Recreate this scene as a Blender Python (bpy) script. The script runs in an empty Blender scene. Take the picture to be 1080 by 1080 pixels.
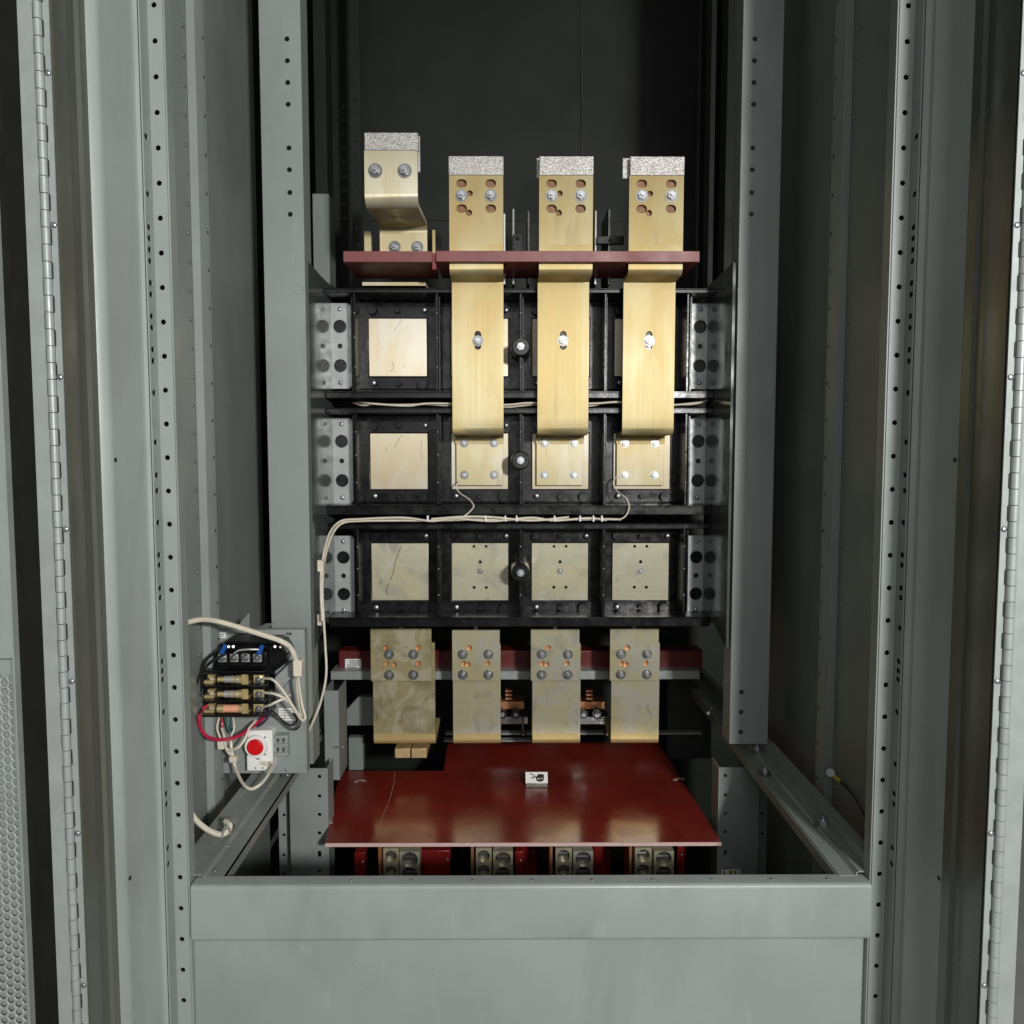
import bpy, bmesh, math, random
from mathutils import Vector, Matrix
R = math.radians
rnd = random.Random(7)
S = bpy.context.scene
COL = S.collection

# ------------------------------------------------------------------ camera model
H = 1.03                      # camera height above the floor
F = 850.0                     # focal length in pixels of the 1080 px photograph
PIT, YAW = math.atan(60/850.0), math.atan(5/850.0)
CAM = Vector((0, 0, H))
fw = Vector((math.sin(YAW)*math.cos(PIT), math.cos(YAW)*math.cos(PIT), -math.sin(PIT)))
rt = Vector((math.cos(YAW), -math.sin(YAW), 0))
up = rt.cross(fw)

def ray(px, py):
    return fw*F + rt*(px-540) - up*(py-540)
def P(px, py, Y):             # the real point at depth Y that the photograph shows at px, py
    d = ray(px, py); return CAM + d*(Y/d.y)
def PZ(px, py, z):            # the real point at height z
    d = ray(px, py); return CAM + d*((z-H)/d.z)
def X(px, Y, py=540): return P(px, py, Y).x
def Z(py, Y, px=540): return P(px, py, Y).z
def PX(n, Y): return n*Y/F    # n photograph pixels as metres at depth Y

cd = bpy.data.cameras.new('camera'); cam = bpy.data.objects.new('camera', cd); COL.objects.link(cam)
cd.sensor_width = 36; cd.sensor_fit = 'HORIZONTAL'; cd.lens = F/1080*36
cd.clip_start = .02; cd.clip_end = 60
M = Matrix((rt, up, -fw)).transposed().to_4x4(); M.translation = CAM
cam.matrix_world = M
S.camera = cam

# ------------------------------------------------------------------ materials
def objco(N, L, seed=0.):
    """object coordinates, shifted differently for every object so that repeats do not share their stains"""
    tc = N.new('ShaderNodeTexCoord'); oi = N.new('ShaderNodeObjectInfo')
    m = N.new('ShaderNodeMath'); m.operation = 'MULTIPLY'; m.inputs[1].default_value = 41.
    L.new(oi.outputs['Random'], m.inputs[0])
    a = N.new('ShaderNodeVectorMath'); a.operation = 'ADD'
    L.new(tc.outputs['Object'], a.inputs[0]); L.new(m.outputs[0], a.inputs[1])
    return a.outputs[0]
def mat(name, col, rough=.5, metal=0., var=.12, vscale=6., bump=0., bscale=300., streak=None, col2=None, spec=.5, rvar=.1, coat=0., detail=4.):
    m = bpy.data.materials.new(name); m.use_nodes = True
    nt = m.node_tree; N = nt.nodes; L = nt.links
    b = N['Principled BSDF']
    b.inputs['Metallic'].default_value = metal
    b.inputs['Specular IOR Level'].default_value = spec
    b.inputs['Coat Weight'].default_value = coat
    b.inputs['Coat Roughness'].default_value = .15
    oc = objco(N, L); mp = N.new('ShaderNodeMapping')
    L.new(oc, mp.inputs['Vector'])
    if streak: mp.inputs['Scale'].default_value = streak
    n = N.new('ShaderNodeTexNoise'); n.inputs['Scale'].default_value = vscale
    n.inputs['Detail'].default_value = detail; n.inputs['Roughness'].default_value = .6
    L.new(mp.outputs['Vector'], n.inputs['Vector'])
    cr = N.new('ShaderNodeValToRGB')
    c = Vector(col); c2 = Vector(col2) if col2 else c*(1-var)
    cr.color_ramp.elements[0].position = .32; cr.color_ramp.elements[1].position = .68
    cr.color_ramp.elements[0].color = (*c2, 1); cr.color_ramp.elements[1].color = (*(c*(1+var) if not col2 else c), 1)
    L.new(n.outputs['Fac'], cr.inputs['Fac'])
    L.new(cr.outputs['Color'], b.inputs['Base Color'])
    n2 = N.new('ShaderNodeTexNoise'); n2.inputs['Scale'].default_value = vscale*1.7
    n2.inputs['Detail'].default_value = 5
    L.new(mp.outputs['Vector'], n2.inputs['Vector'])
    mr = N.new('ShaderNodeMapRange'); mr.inputs['To Min'].default_value = max(.03, rough-rvar); mr.inputs['To Max'].default_value = rough+rvar
    mr.inputs['From Min'].default_value = .3; mr.inputs['From Max'].default_value = .7
    L.new(n2.outputs['Fac'], mr.inputs['Value']); L.new(mr.outputs['Result'], b.inputs['Roughness'])
    if bump:
        n3 = N.new('ShaderNodeTexNoise'); n3.inputs['Scale'].default_value = bscale; n3.inputs['Detail'].default_value = 2
        bp = N.new('ShaderNodeBump'); bp.inputs['Strength'].default_value = bump; bp.inputs['Distance'].default_value = .001
        L.new(mp.outputs['Vector'] if streak else oc, n3.inputs['Vector'])
        L.new(n3.outputs['Fac'], bp.inputs['Height']); L.new(bp.outputs['Normal'], b.inputs['Normal'])
    m['_cr'] = cr.name
    return m

def stain(m, col, scale=14., lo=.52, hi=.7, amount=.7, seed=0., dist=1.5, stretch=(1, 1, 1)):
    """overlay blotches of another colour (tarnish, smudges) on a material"""
    nt = m.node_tree; N = nt.nodes; L = nt.links; b = N['Principled BSDF']
    src = b.inputs['Base Color'].links[0].from_socket
    oc = objco(N, L); mp = N.new('ShaderNodeMapping')
    mp.inputs['Location'].default_value = (seed, seed*1.7, seed*.6); mp.inputs['Scale'].default_value = stretch
    L.new(oc, mp.inputs['Vector'])
    n = N.new('ShaderNodeTexNoise'); n.inputs['Scale'].default_value = scale; n.inputs['Detail'].default_value = 5
    n.inputs['Distortion'].default_value = dist
    L.new(mp.outputs['Vector'], n.inputs['Vector'])
    mr = N.new('ShaderNodeMapRange'); mr.inputs['From Min'].default_value = lo; mr.inputs['From Max'].default_value = hi
    mr.inputs['To Max'].default_value = amount
    L.new(n.outputs['Fac'], mr.inputs['Value'])
    mx = N.new('ShaderNodeMix'); mx.data_type = 'RGBA'
    L.new(mr.outputs['Result'], mx.inputs[0]); L.new(src, mx.inputs[6]); mx.inputs[7].default_value = (*col, 1)
    L.new(mx.outputs[2], b.inputs['Base Color'])
    return m

MT = {}
MT['paint'] = mat('grey cabinet paint', (.258, .284, .275), .40, 0, .08, 5, .16, 700)
stain(MT['paint'], (.175, .19, .183), 7, .54, .78, .55, 2., 1., (1, 1, .35))
stain(MT['paint'], (.37, .40, .39), 34, .64, .8, .35, 5., 2., (1, 1, .2))
stain(MT['paint'], (.09, .09, .085), 130, .70, .76, .5, 8.)
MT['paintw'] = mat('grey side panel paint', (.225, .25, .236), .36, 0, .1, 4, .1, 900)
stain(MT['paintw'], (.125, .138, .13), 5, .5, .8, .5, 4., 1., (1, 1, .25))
MT['paintd'] = mat('rear grey darkened for shade', (.011, .014, .0115), .55, 0, .2, 4, spec=.25)  # near-black stands for unlit grey paint at the rear
MT['paintj'] = mat('dark olive jamb', (.100, .108, .090), .3, .15, .1, 6, .1, 900)  # darker and greener than the posts, with vertical banding
stain(MT['paintj'], (.13, .12, .10), 7, .5, .7, .5, 6., .5, (3, 3, .25))
MT['galv'] = mat('galvanised steel', (.36, .385, .38), .42, .35, .07, 40)
MT['plate'] = mat('polished side plate', (.12, .135, .13), .13, .28, .1, 10)
MT['hinge'] = mat('hinge steel', (.30, .325, .315), .42, .15, .08, 30)
MT['black'] = mat('moulded black plastic', (.0055, .0055, .006), .27, 0, .4, 30, .12, 160, spec=.3)
stain(MT['black'], (.012, .012, .011), 30, .6, .78, .6, 3.)
MT['rubber'] = mat('black rubber', (.006, .006, .006), .75, 0, .3, 20, spec=.2)
def metal_bar(name, c1, c2, rough, metal, streak=(320, 320, 1.2), rvar=.07):
    m = mat(name, c1, rough, metal, .1, 1., .06, 1.4, streak, c2, rvar=rvar, detail=6.)
    cr = [n for n in m.node_tree.nodes if n.type == 'VALTORGB'][0]
    cr.color_ramp.elements[0].position = .2; cr.color_ramp.elements[1].position = .8
    N = m.node_tree.nodes; tg = N.new('ShaderNodeTangent'); tg.direction_type = 'RADIAL'; tg.axis = 'Z'
    b = N['Principled BSDF']; b.inputs['Anisotropic'].default_value = .75; b.inputs['Anisotropic Rotation'].default_value = ANIS
    m.node_tree.links.new(tg.outputs[0], b.inputs['Tangent'])
    return m
ANIS = .0
MT['gold'] = metal_bar('brushed gold bar', (.435, .34, .16), (.395, .305, .13), .52, .55, (560, 560, .8), .03)
stain(MT['gold'], (.48, .43, .26), 9, .44, .66, .8, 5., .3, (1.4, 1, .5))
stain(MT['gold'], (.47, .30, .12), 11, .55, .72, .5, 9., .5, (1.2, 1, .8))
stain(MT['gold'], (.30, .24, .12), 22, .58, .74, .4, 3., .6, (2., 1, .4))
stain(MT['gold'], (.28, .23, .12), 90, .66, .74, .35, 11., .6, (2, 1, .25))
MT['goldp'] = metal_bar('pale gilt bar', (.48, .42, .25), (.445, .385, .22), .48, .5, (560, 560, .8), .03)
stain(MT['goldp'], (.56, .53, .43), 10, .44, .66, .8, 2., .3, (1.4, 1, .6))
stain(MT['goldp'], (.48, .33, .17), 13, .55, .74, .55, 1., .5, (1.4, 1, .8))
stain(MT['goldp'], (.30, .26, .16), 30, .60, .74, .4, 6., .6, (2, 1, .4))
MT['tarn'] = metal_bar('tarnished silver bar', (.72, .67, .45), (.67, .62, .40), .34, .55, (220, 220, 1.2), .06)
stain(MT['tarn'], (.68, .66, .56), 14, .45, .56, .9, 3., .8)
stain(MT['tarn'], (.33, .34, .31), 17, .55, .72, .6, 8., 1., (1, 1, .8))
stain(MT['tarn'], (.70, .58, .26), 9, .55, .7, .6, 12., .3)
stain(MT['tarn'], (.22, .21, .17), 42, .64, .76, .45, 2., 1.2)
MT['tarn2'] = metal_bar('dull tarnished bar', (.55, .48, .27), (.50, .43, .24), .34, .5, (180, 180, 2), .1)
stain(MT['tarn2'], (.66, .61, .44), 16, .48, .55, .85, 6., 1.4)
stain(MT['tarn2'], (.26, .22, .12), 14, .52, .68, .7, 1.5, 1.)
stain(MT['tarn2'], (.60, .56, .40), 34, .60, .66, .6, 9., 1.8)
MT['cplate'] = metal_bar('pale brushed contact plate', (.47, .41, .29), (.455, .395, .275), .46, .5, (1000, 1000, 1.0), .03)
stain(MT['cplate'], (.50, .475, .41), 14, .44, .6, .8, 2.5, .4, (1, 1, .6))
stain(MT['cplate'], (.44, .34, .19), 18, .55, .72, .5, 7.5, .5, (1.5, 1, .6))
stain(MT['cplate'], (.24, .20, .13), 70, .66, .74, .45, 4.5, .8, (2, 1, .4))
MT['cplate2'] = metal_bar('dull silver contact plate', (.76, .73, .55), (.72, .69, .51), .34, .6, (1.0, 800, 800), .05)
stain(MT['cplate2'], (.44, .44, .39), 15, .47, .66, .75, 7.5, .8)
stain(MT['cplate2'], (.82, .74, .46), 10, .52, .68, .6, 1.5, .5)
stain(MT['cplate2'], (.80, .79, .70), 26, .58, .66, .7, 3.5, 1.2)
stain(MT['cplate2'], (.24, .23, .19), 55, .63, .74, .5, 4.5, .8)
MT['lip'] = metal_bar('bare gilt bend', (.74, .58, .27), (.68, .52, .22), .36, .5, (560, 560, .8), .05)
MT['cut'] = mat('rough sawn silvered end', (.60, .585, .57), .45, .45, .1, 470, .6, 470, None, (.20, .18, .17), detail=2.)
stain(MT['cut'], (.30, .25, .22), 30, .5, .8, .4, 3., 1.)
MT['copd'] = mat('dark copper', (.20, .10, .055), .55, .4, .2, 60)  # dark brown tone behind the slots of the upper bars
MT['copper'] = mat('bare copper', (.50, .22, .10), .45, .6, .1, 40)
MT['copl'] = mat('pale dull copper', (.58, .43, .22), .5, .45, .12, 40)
MT['zinc'] = mat('zinc bolt', (.33, .345, .37), .36, .85, .05, 60)
MT['tin'] = mat('bright tin', (.70, .70, .68), .32, .6, .05, 60)
MT['zincd'] = mat('dark zinc washer', (.20, .195, .185), .36, .8, .15, 60)
MT['brass'] = mat('brass', (.74, .58, .28), .34, .6, .15, 60)
MT['red'] = mat('red insulating board', (.20, .019, .013), .23, 0, .18, 7, .05, 300)
stain(MT['red'], (.21, .032, .014), 6, .5, .7, .6, 3., 1.)
stain(MT['red'], (.12, .015, .012), 4, .5, .7, .5, 9., .6)
stain(MT['red'], (.36, .14, .11), 170, .68, .76, .5, 5., .2, (1, .35, 1))
MT['redx'] = mat('shade-toned red crossbar', (.11, .008, .008), .45, 0, .15, 20)  # red insulator colour darkened to stand for shade behind the bars
MT['redp'] = mat('faded red board edge', (.34, .10, .10), .5, 0, .1, 12)
MT['redt'] = mat('dusty red board', (.20, .052, .05), .45, 0, .15, 12, .1, 200)
MT['redb'] = mat('red insulator', (.21, .013, .012), .35, 0, .15, 20)
MT['scr'] = mat('pale scratch', (.62, .45, .42), .6, 0, .1, 200)
MT['scrd'] = mat('dark scratch', (.20, .165, .11), .5, .2, .1, 200)
MT['white'] = mat('white label', (.78, .78, .76), .5, 0, .04, 40)
MT['cable'] = mat('off white cable', (.66, .60, .49), .45, 0, .1, 60)
MT['wirered'] = mat('red wire', (.45, .012, .05), .35, 0, .1, 60)
MT['wireblk'] = mat('black wire', (.012, .012, .013), .4, 0, .1, 60)
MT['blue'] = mat('blue ferrule', (.02, .10, .42), .4, 0, .1, 60)
MT['green'] = mat('green wire', (.02, .16, .12), .4, 0, .1, 60)
MT['button'] = mat('red button', (.62, .006, .008), .35, 0, .05, 60)
MT['ink'] = mat('black ink', (.015, .015, .015), .6, 0, .1, 60)
MT['yellow'] = mat('yellow crimp', (.6, .45, .04), .45, 0, .1, 60)
MT['orange'] = mat('orange fuse paper', (.78, .36, .22), .6, 0, .1, 200)
MT['purple'] = mat('purple wire', (.035, .02, .09), .4, 0, .1, 60)
MT['floor'] = mat('grey concrete floor', (.3, .3, .29), .7, 0, .15, 3, .2, 80)
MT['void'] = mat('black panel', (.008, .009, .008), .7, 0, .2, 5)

# ------------------------------------------------------------------ mesh builder
DEBUG = False
class MB:
    def __init__(s): s.bm = bmesh.new()
    def face(s, pts):
        vs = [s.bm.verts.new(p) for p in pts]
        try: return s.bm.faces.new(vs)
        except ValueError: return None
    def box(s, a, b):
        x0, x1 = sorted((a[0], b[0])); y0, y1 = sorted((a[1], b[1])); z0, z1 = sorted((a[2], b[2]))
        v = [s.bm.verts.new(p) for p in ((x0,y0,z0),(x1,y0,z0),(x1,y1,z0),(x0,y1,z0),(x0,y0,z1),(x1,y0,z1),(x1,y1,z1),(x0,y1,z1))]
        for q in ((0,3,2,1),(4,5,6,7),(0,1,5,4),(1,2,6,5),(2,3,7,6),(3,0,4,7)): s.bm.faces.new([v[i] for i in q])
        return s
    def pxbox(s, x0, y0, x1, y1, Y, d):        # photograph rectangle on the plane Y, d metres deep behind it
        a = P((x0+x1)/2, y0, Y).z; b = P((x0+x1)/2, y1, Y).z
        my = (y0+y1)/2
        return s.box((P(x0, my, Y).x, Y, a), (P(x1, my, Y).x, Y+d, b))
    def prism(s, pts, vec):                    # closed polygon pts (3-D) pushed along vec
        vec = Vector(vec)
        a = [s.bm.verts.new(p) for p in pts]; b = [s.bm.verts.new(Vector(p)+vec) for p in pts]
        s.bm.faces.new(a); s.bm.faces.new(b[::-1]); n = len(a)
        for i in range(n): s.bm.faces.new((a[i], b[i], b[(i+1)%n], a[(i+1)%n]))
        return s
    def cyl(s, p0, p1, r0, r1=None, n=16, rot=0.):
        p0 = Vector(p0); p1 = Vector(p1); r1 = r0 if r1 is None else r1
        d = (p1-p0).normalized(); u = d.orthogonal().normalized(); w = d.cross(u)
        a, b = [], []
        for i in range(n):
            t = 2*math.pi*i/n+rot; o = u*math.cos(t)+w*math.sin(t)
            a.append(s.bm.verts.new(p0+o*r0)); b.append(s.bm.verts.new(p1+o*r1))
        s.bm.faces.new(a[::-1]); s.bm.faces.new(b)
        for i in range(n): s.bm.faces.new((a[i], a[(i+1)%n], b[(i+1)%n], b[i]))
        return s
    def tube(s, pts, r, n=8, sub=6):
        pts = [Vector(p) for p in pts]
        path = []
        q = [pts[0]*2-pts[1]] + pts + [pts[-1]*2-pts[-2]]
        for i in range(1, len(q)-2):
            for k in range(sub):
                t = k/sub; p0, p1, p2, p3 = q[i-1], q[i], q[i+1], q[i+2]
                path.append(.5*((2*p1)+(p2-p0)*t+(2*p0-5*p1+4*p2-p3)*t*t+(3*p1-p0-3*p2+p3)*t**3))
        path.append(pts[-1])
        rings = []; u = None
        for i, p in enumerate(path):
            d = (path[min(i+1, len(path)-1)]-path[max(i-1, 0)]).normalized()
            if u is None: u = d.orthogonal().normalized()
            u = (u-d*u.dot(d)).normalized(); w = d.cross(u)
            rings.append([s.bm.verts.new(p+(u*math.cos(2*math.pi*k/n)+w*math.sin(2*math.pi*k/n))*r) for k in range(n)])
        for a, b in zip(rings, rings[1:]):
            for k in range(n): s.bm.faces.new((a[k], a[(k+1)%n], b[(k+1)%n], b[k]))
        s.bm.faces.new(rings[0][::-1]); s.bm.faces.new(rings[-1])
        return s
    def plate(s, o, u, v, outline, holes, thick):
        """flat sheet with real holes: outline and holes are 2-D loops in the frame o,u,v; thick along u x v"""
        o, u, v = Vector(o), Vector(u), Vector(v); n = u.cross(v).normalized()
        b2 = bmesh.new()
        parts = [(outline, holes)]
        if len(holes) > 8 and len(outline) == 4:      # long strips: fill band by band
            hs = sorted(holes, key=lambda h: sum(q[1] for q in h)/len(h)); parts = []
            x0_, x1_ = outline[0][0], outline[2][0]; lo_ = outline[0][1]
            for i_, h in enumerate(hs):
                hi_ = outline[2][1] if i_ == len(hs)-1 else (max(q[1] for q in h)+min(q[1] for q in hs[i_+1]))/2
                parts.append(([(x0_, lo_), (x1_, lo_), (x1_, hi_), (x0_, hi_)], [h])); lo_ = hi_
        for ol_, hl_ in parts:
            ed = []
            for loop in [ol_]+hl_:
                vs = [b2.verts.new(o+u*a+v*c) for a, c in loop]
                ed += [b2.edges.new((vs[i], vs[(i+1) % len(vs)])) for i in range(len(vs))]
            bmesh.ops.triangle_fill(b2, use_beauty=True, use_dissolve=False, edges=ed, normal=n)
        if len(parts) > 1: bmesh.ops.remove_doubles(b2, verts=b2.verts[:], dist=1e-6)
        if DEBUG:
            ar = lambda L: abs(sum(L[i][0]*L[(i+1) % len(L)][1]-L[(i+1) % len(L)][0]*L[i][1] for i in range(len(L))))/2
            ex = ar(outline)-sum(ar(h) for h in holes); got = sum(f.calc_area() for f in b2.faces)
            if abs(ex-got) > ex*.01: print('PLATE', ex, got, len(holes), outline)
        if thick:
            r = bmesh.ops.extrude_face_region(b2, geom=b2.faces[:])
            bmesh.ops.translate(b2, verts=[g for g in r['geom'] if isinstance(g, bmesh.types.BMVert)], vec=n*thick)
        bmesh.ops.recalc_face_normals(b2, faces=b2.faces[:])
        me = bpy.data.meshes.new('tmp'); b2.to_mesh(me); b2.free(); s.bm.from_mesh(me); bpy.data.meshes.remove(me)
        return s
    def profile(s, pts, x0, x1, t, rad=.006, seg=6):
        """strip of thickness t swept along a (Y, Z) centre line with rounded bends, between x0 and x1"""
        P2 = [Vector(p) for p in pts]; path = [P2[0]]
        for i in range(1, len(P2)-1):
            a, b, c = P2[i-1], P2[i], P2[i+1]
            d1 = (a-b).normalized(); d2 = (c-b).normalized(); ang = d1.angle(d2)
            L = min(rad/math.tan(ang/2), (a-b).length*.49, (c-b).length*.49); r = L*math.tan(ang/2)
            s0 = b+d1*L; s1 = b+d2*L; cen = b+(d1+d2).normalized()*(r/math.sin(ang/2))
            v0 = s0-cen; v1 = s1-cen; tot = v0.angle_signed(v1)
            for k in range(seg+1):
                path.append(cen+Matrix.Rotation(-tot*k/seg, 2)@v0)
        path.append(P2[-1])
        L_, R_ = [], []
        for i, p in enumerate(path):
            d = (path[min(i+1, len(path)-1)]-path[max(i-1, 0)]).normalized(); nn = Vector((-d.y, d.x))
            L_.append(p+nn*t/2); R_.append(p-nn*t/2)
        rows = []
        for x in (x0, x1):
            rows.append(([s.bm.verts.new((x, q.x, q.y)) for q in L_], [s.bm.verts.new((x, q.x, q.y)) for q in R_]))
        (la, ra), (lb, rb) = rows
        for i in range(len(path)-1):
            for q in ((la[i],lb[i],lb[i+1],la[i+1]), (ra[i],ra[i+1],rb[i+1],rb[i]), (la[i],la[i+1],ra[i+1],ra[i]), (lb[i],rb[i],rb[i+1],lb[i+1])):
                s.bm.faces.new(q)
        s.bm.faces.new((la[0],ra[0],rb[0],lb[0])); s.bm.faces.new((la[-1],lb[-1],rb[-1],ra[-1]))
        return s
    def sheet(s, pts, z0, z1, t=.0015):
        """bent sheet standing upright: open plan polyline pts (X, Y) between z0 and z1"""
        P2 = [Vector(p) for p in pts]; A, B = [], []
        for i, p in enumerate(P2):
            ns = []
            if i > 0: d = (p-P2[i-1]).normalized(); ns.append(Vector((-d.y, d.x)))
            if i < len(P2)-1: d = (P2[i+1]-p).normalized(); ns.append(Vector((-d.y, d.x)))
            n = sum(ns, Vector((0, 0))).normalized(); k = 1/max(.4, n.dot(ns[0]))
            A.append(p+n*t/2*k); B.append(p-n*t/2*k)
        loop = A+B[::-1]
        return s.prism([(q.x, q.y, z0) for q in loop], (0, 0, z1-z0))

WL = {}
def finish(bm, loc, sharp=38):
    bmesh.ops.recalc_face_normals(bm, faces=bm.faces[:])
    bmesh.ops.translate(bm, verts=bm.verts[:], vec=-Vector(loc))
    for e in bm.edges:
        if len(e.link_faces) == 2 and e.calc_face_angle(0) > R(sharp): e.smooth = False
    for f in bm.faces: f.smooth = True

def thing(name, label, cat, loc, group=None):
    o = bpy.data.objects.new(name, None); COL.objects.link(o); o.empty_display_size = .05
    o.location = loc; o['label'] = label; o['category'] = cat
    if group: o['group'] = group
    WL[o.name] = Vector(loc); return o
def part(name, mb, m, parent, bevel=0., label=None, sharp=38):
    loc = WL[parent.name]
    finish(mb.bm, loc, sharp); me = bpy.data.meshes.new(name); mb.bm.to_mesh(me); mb.bm.free()
    me.materials.append(MT[m]); o = bpy.data.objects.new(name, me); COL.objects.link(o); o.parent = parent
    WL[o.name] = loc
    if bevel:
        b = o.modifiers.new('bevel', 'BEVEL'); b.width = bevel; b.segments = 2; b.limit_method = 'ANGLE'; b.angle_limit = R(45)
    if label: o['label'] = label
    return o
def solo(name, mb, m, label, cat, group=None, bevel=0., kind=None, loc=None):
    bb = [v.co for v in mb.bm.verts]
    if loc is None:
        loc = Vector(((min(v.x for v in bb)+max(v.x for v in bb))/2, (min(v.y for v in bb)+max(v.y for v in bb))/2, min(v.z for v in bb)))
    finish(mb.bm, loc); me = bpy.data.meshes.new(name); mb.bm.to_mesh(me); mb.bm.free()
    me.materials.append(MT[m]); o = bpy.data.objects.new(name, me); COL.objects.link(o); o.location = loc
    if bevel:
        b = o.modifiers.new('bevel', 'BEVEL'); b.width = bevel; b.segments = 2; b.limit_method = 'ANGLE'; b.angle_limit = R(45)
    if label: o['label'] = label
    if cat: o['category'] = cat
    if group: o['group'] = group
    if kind: o['kind'] = kind
    WL[o.name] = Vector(loc); return o

def circ(cx, cy, r, n=16): return [(cx+r*math.cos(2*math.pi*i/n), cy+r*math.sin(2*math.pi*i/n)) for i in range(n)]
def slot(cx, cy, w, h, n=8):
    """rounded slot w wide, h high"""
    pts = []
    if w >= h:
        r = h/2; e = w/2-r
        for i in range(n+1): t = -math.pi/2+math.pi*i/n; pts.append((cx+e+r*math.cos(t), cy+r*math.sin(t)))
        for i in range(n+1): t = math.pi/2+math.pi*i/n; pts.append((cx-e+r*math.cos(t), cy+r*math.sin(t)))
    else:
        r = w/2; e = h/2-r
        for i in range(n+1): t = math.pi*i/n; pts.append((cx+r*math.cos(t), cy+e+r*math.sin(t)))
        for i in range(n+1): t = math.pi+math.pi*i/n; pts.append((cx+r*math.cos(t), cy-e+r*math.sin(t)))
    return pts
def rect(x0, y0, x1, y1): return [(x0, y0), (x1, y0), (x1, y1), (x0, y1)]

# shared fastener meshes, axis towards -Y (towards the viewer), unit = metre at size 1 mm
def mesh_of(mb, m, name):
    finish(mb.bm, (0, 0, 0)); me = bpy.data.meshes.new(name); mb.bm.to_mesh(me); mb.bm.free(); me.materials.append(MT[m]); return me
_b = MB(); _b.cyl((0,0,0), (0,-.006,0), .0082, n=6).cyl((0,-.006,0), (0,-.0072,0), .0066, .006, n=16).cyl((0,-.0072,0), (0,-.0125,0), .0042, .0036, n=12)
ME_NUT = mesh_of(_b, 'zinc', 'bolt')
_b = MB(); _b.cyl((0,.0015,0), (0,-.0012,0), .0125, n=24).cyl((0,-.0012,0), (0,-.0030,0), .0098, .0094, n=20)
ME_WASH = mesh_of(_b, 'zincd', 'washer')
_b = MB()
for k in range(5):
    a0, a1 = R(90*k/5), R(90*(k+1)/5)
    _b.cyl((0,-.004*math.sin(a0),0), (0,-.004*math.sin(a1),0), .0055*math.cos(a0), max(.0003, .0055*math.cos(a1)), n=14)
ME_DOME = mesh_of(_b, 'zinc', 'screw')
def bolt(parent, pos, size=1., washer=True, name='bolt', me=None, rot=None):
    if rot is None: rot = rnd.uniform(0, 1.05)
    o = bpy.data.objects.new(name, me or ME_NUT); COL.objects.link(o); o.parent = parent
    o.location = Vector(pos)-WL[parent.name]; o.scale = (size,)*3; o.rotation_euler = (0, rot, 0)
    if washer:
        w = bpy.data.objects.new('washer', ME_WASH); COL.objects.link(w); w.parent = o
        o.location.y -= .0030*size; w.location = (0, .0030, 0)
    return o
def screw(parent, pos, size=1., name='screw'): return bolt(parent, pos, size, False, name, ME_DOME)

# ------------------------------------------------------------------ depths of the planes (metres from the lens)
YF = 1.05; YP = 1.50; YST = 1.69; YR = 1.625; YC = 1.715; YK = 1.700; YB = 2.15
ZT, ZB = 2.28, 0.0

# ------------------------------------------------------------------ the setting
solo('floor', MB().box((-3, -2.5, -.05), (3, 3, 0)), 'floor', None, None, kind='structure')

solo('back_panel', MB().box((-.62, YB, .02), (.66, YB+.003, ZT)), 'paintd', 'sheet steel rear panel, shade put into its colour, closing the cabinet behind all the bars', 'panel')
Yq = YB-.004
mb = MB().box((-.6, Yq, Z(232, Yq)-.0015), (.64, Yq+.0035, Z(232, Yq)+.0015))
mb.box((X(610, Yq), Yq-.0012, Z(230, Yq)), (X(612, Yq), Yq+.0035, ZT-.02))
solo('panel_seam', mb, 'void', 'thin black seam lines crossing the dark rear panel', 'seam')
solo('roof_panel', MB().box((-.62, .90, ZT+.002), (.66, YB+.05, ZT+.005)), 'paint', 'grey sheet roof of the cabinet, over the tops of its posts', 'panel')
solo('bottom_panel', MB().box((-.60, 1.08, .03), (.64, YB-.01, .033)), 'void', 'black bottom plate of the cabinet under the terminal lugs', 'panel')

# side panels with a standing seam
XL, XR = -.505, .548
def side(Xw, sgn, label, seam_lbl):
    t = thing('side_wall', label, 'panel', (Xw, 1.5, ZB))
    part('sheet', MB().box((Xw, .875, .02), (Xw-sgn*.003, 1.665, ZT)), 'paintw', t)  # front edge carried forward, out of view, to block stray lamp light
    Ys = 1.342
    xs = Xw+sgn*.0004
    mb = MB().sheet([(xs, Ys-.022), (xs+sgn*.012, Ys-.020), (xs+sgn*.016, Ys-.004), (xs+sgn*.016, Ys+.010), (xs+sgn*.004, Ys+.012)], .02, ZT, .0016)
    sm = part('seam', mb, 'paint', t)
    for i in range(48):
        z = .07+i*.0452
        o = screw(sm, (Xw+sgn*.0002, Ys-.034, z), .62); o.rotation_euler = (0, 0, sgn*R(90))
    for i in range(36):
        z = .05+i*.0610
        part('seam_hole', MB().cyl((xs+sgn*.0169, Ys+.003, z), (xs+sgn*.0160, Ys+.003, z), .0030, n=10), 'void', sm)
    return t
side(XL, 1, 'grey left side panel behind the control box, with a riveted standing seam', '')
side(XR, -1, 'shaded dark right side panel, with a standing seam and an earth wire bolted low', '')
solo('rear_side_wall', MB().box((-.625, 1.67, .02), (-.622, YB, ZT)), 'void', 'rear side wall left of the bars, black put in for shade', 'panel')  # black colour stands in for the shade on both rear side walls
solo('rear_side_wall', MB().box((.665, 1.67, .02), (.668, YB, ZT)), 'void', 'rear side wall right of the bars, black put in for shade', 'panel')

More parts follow.
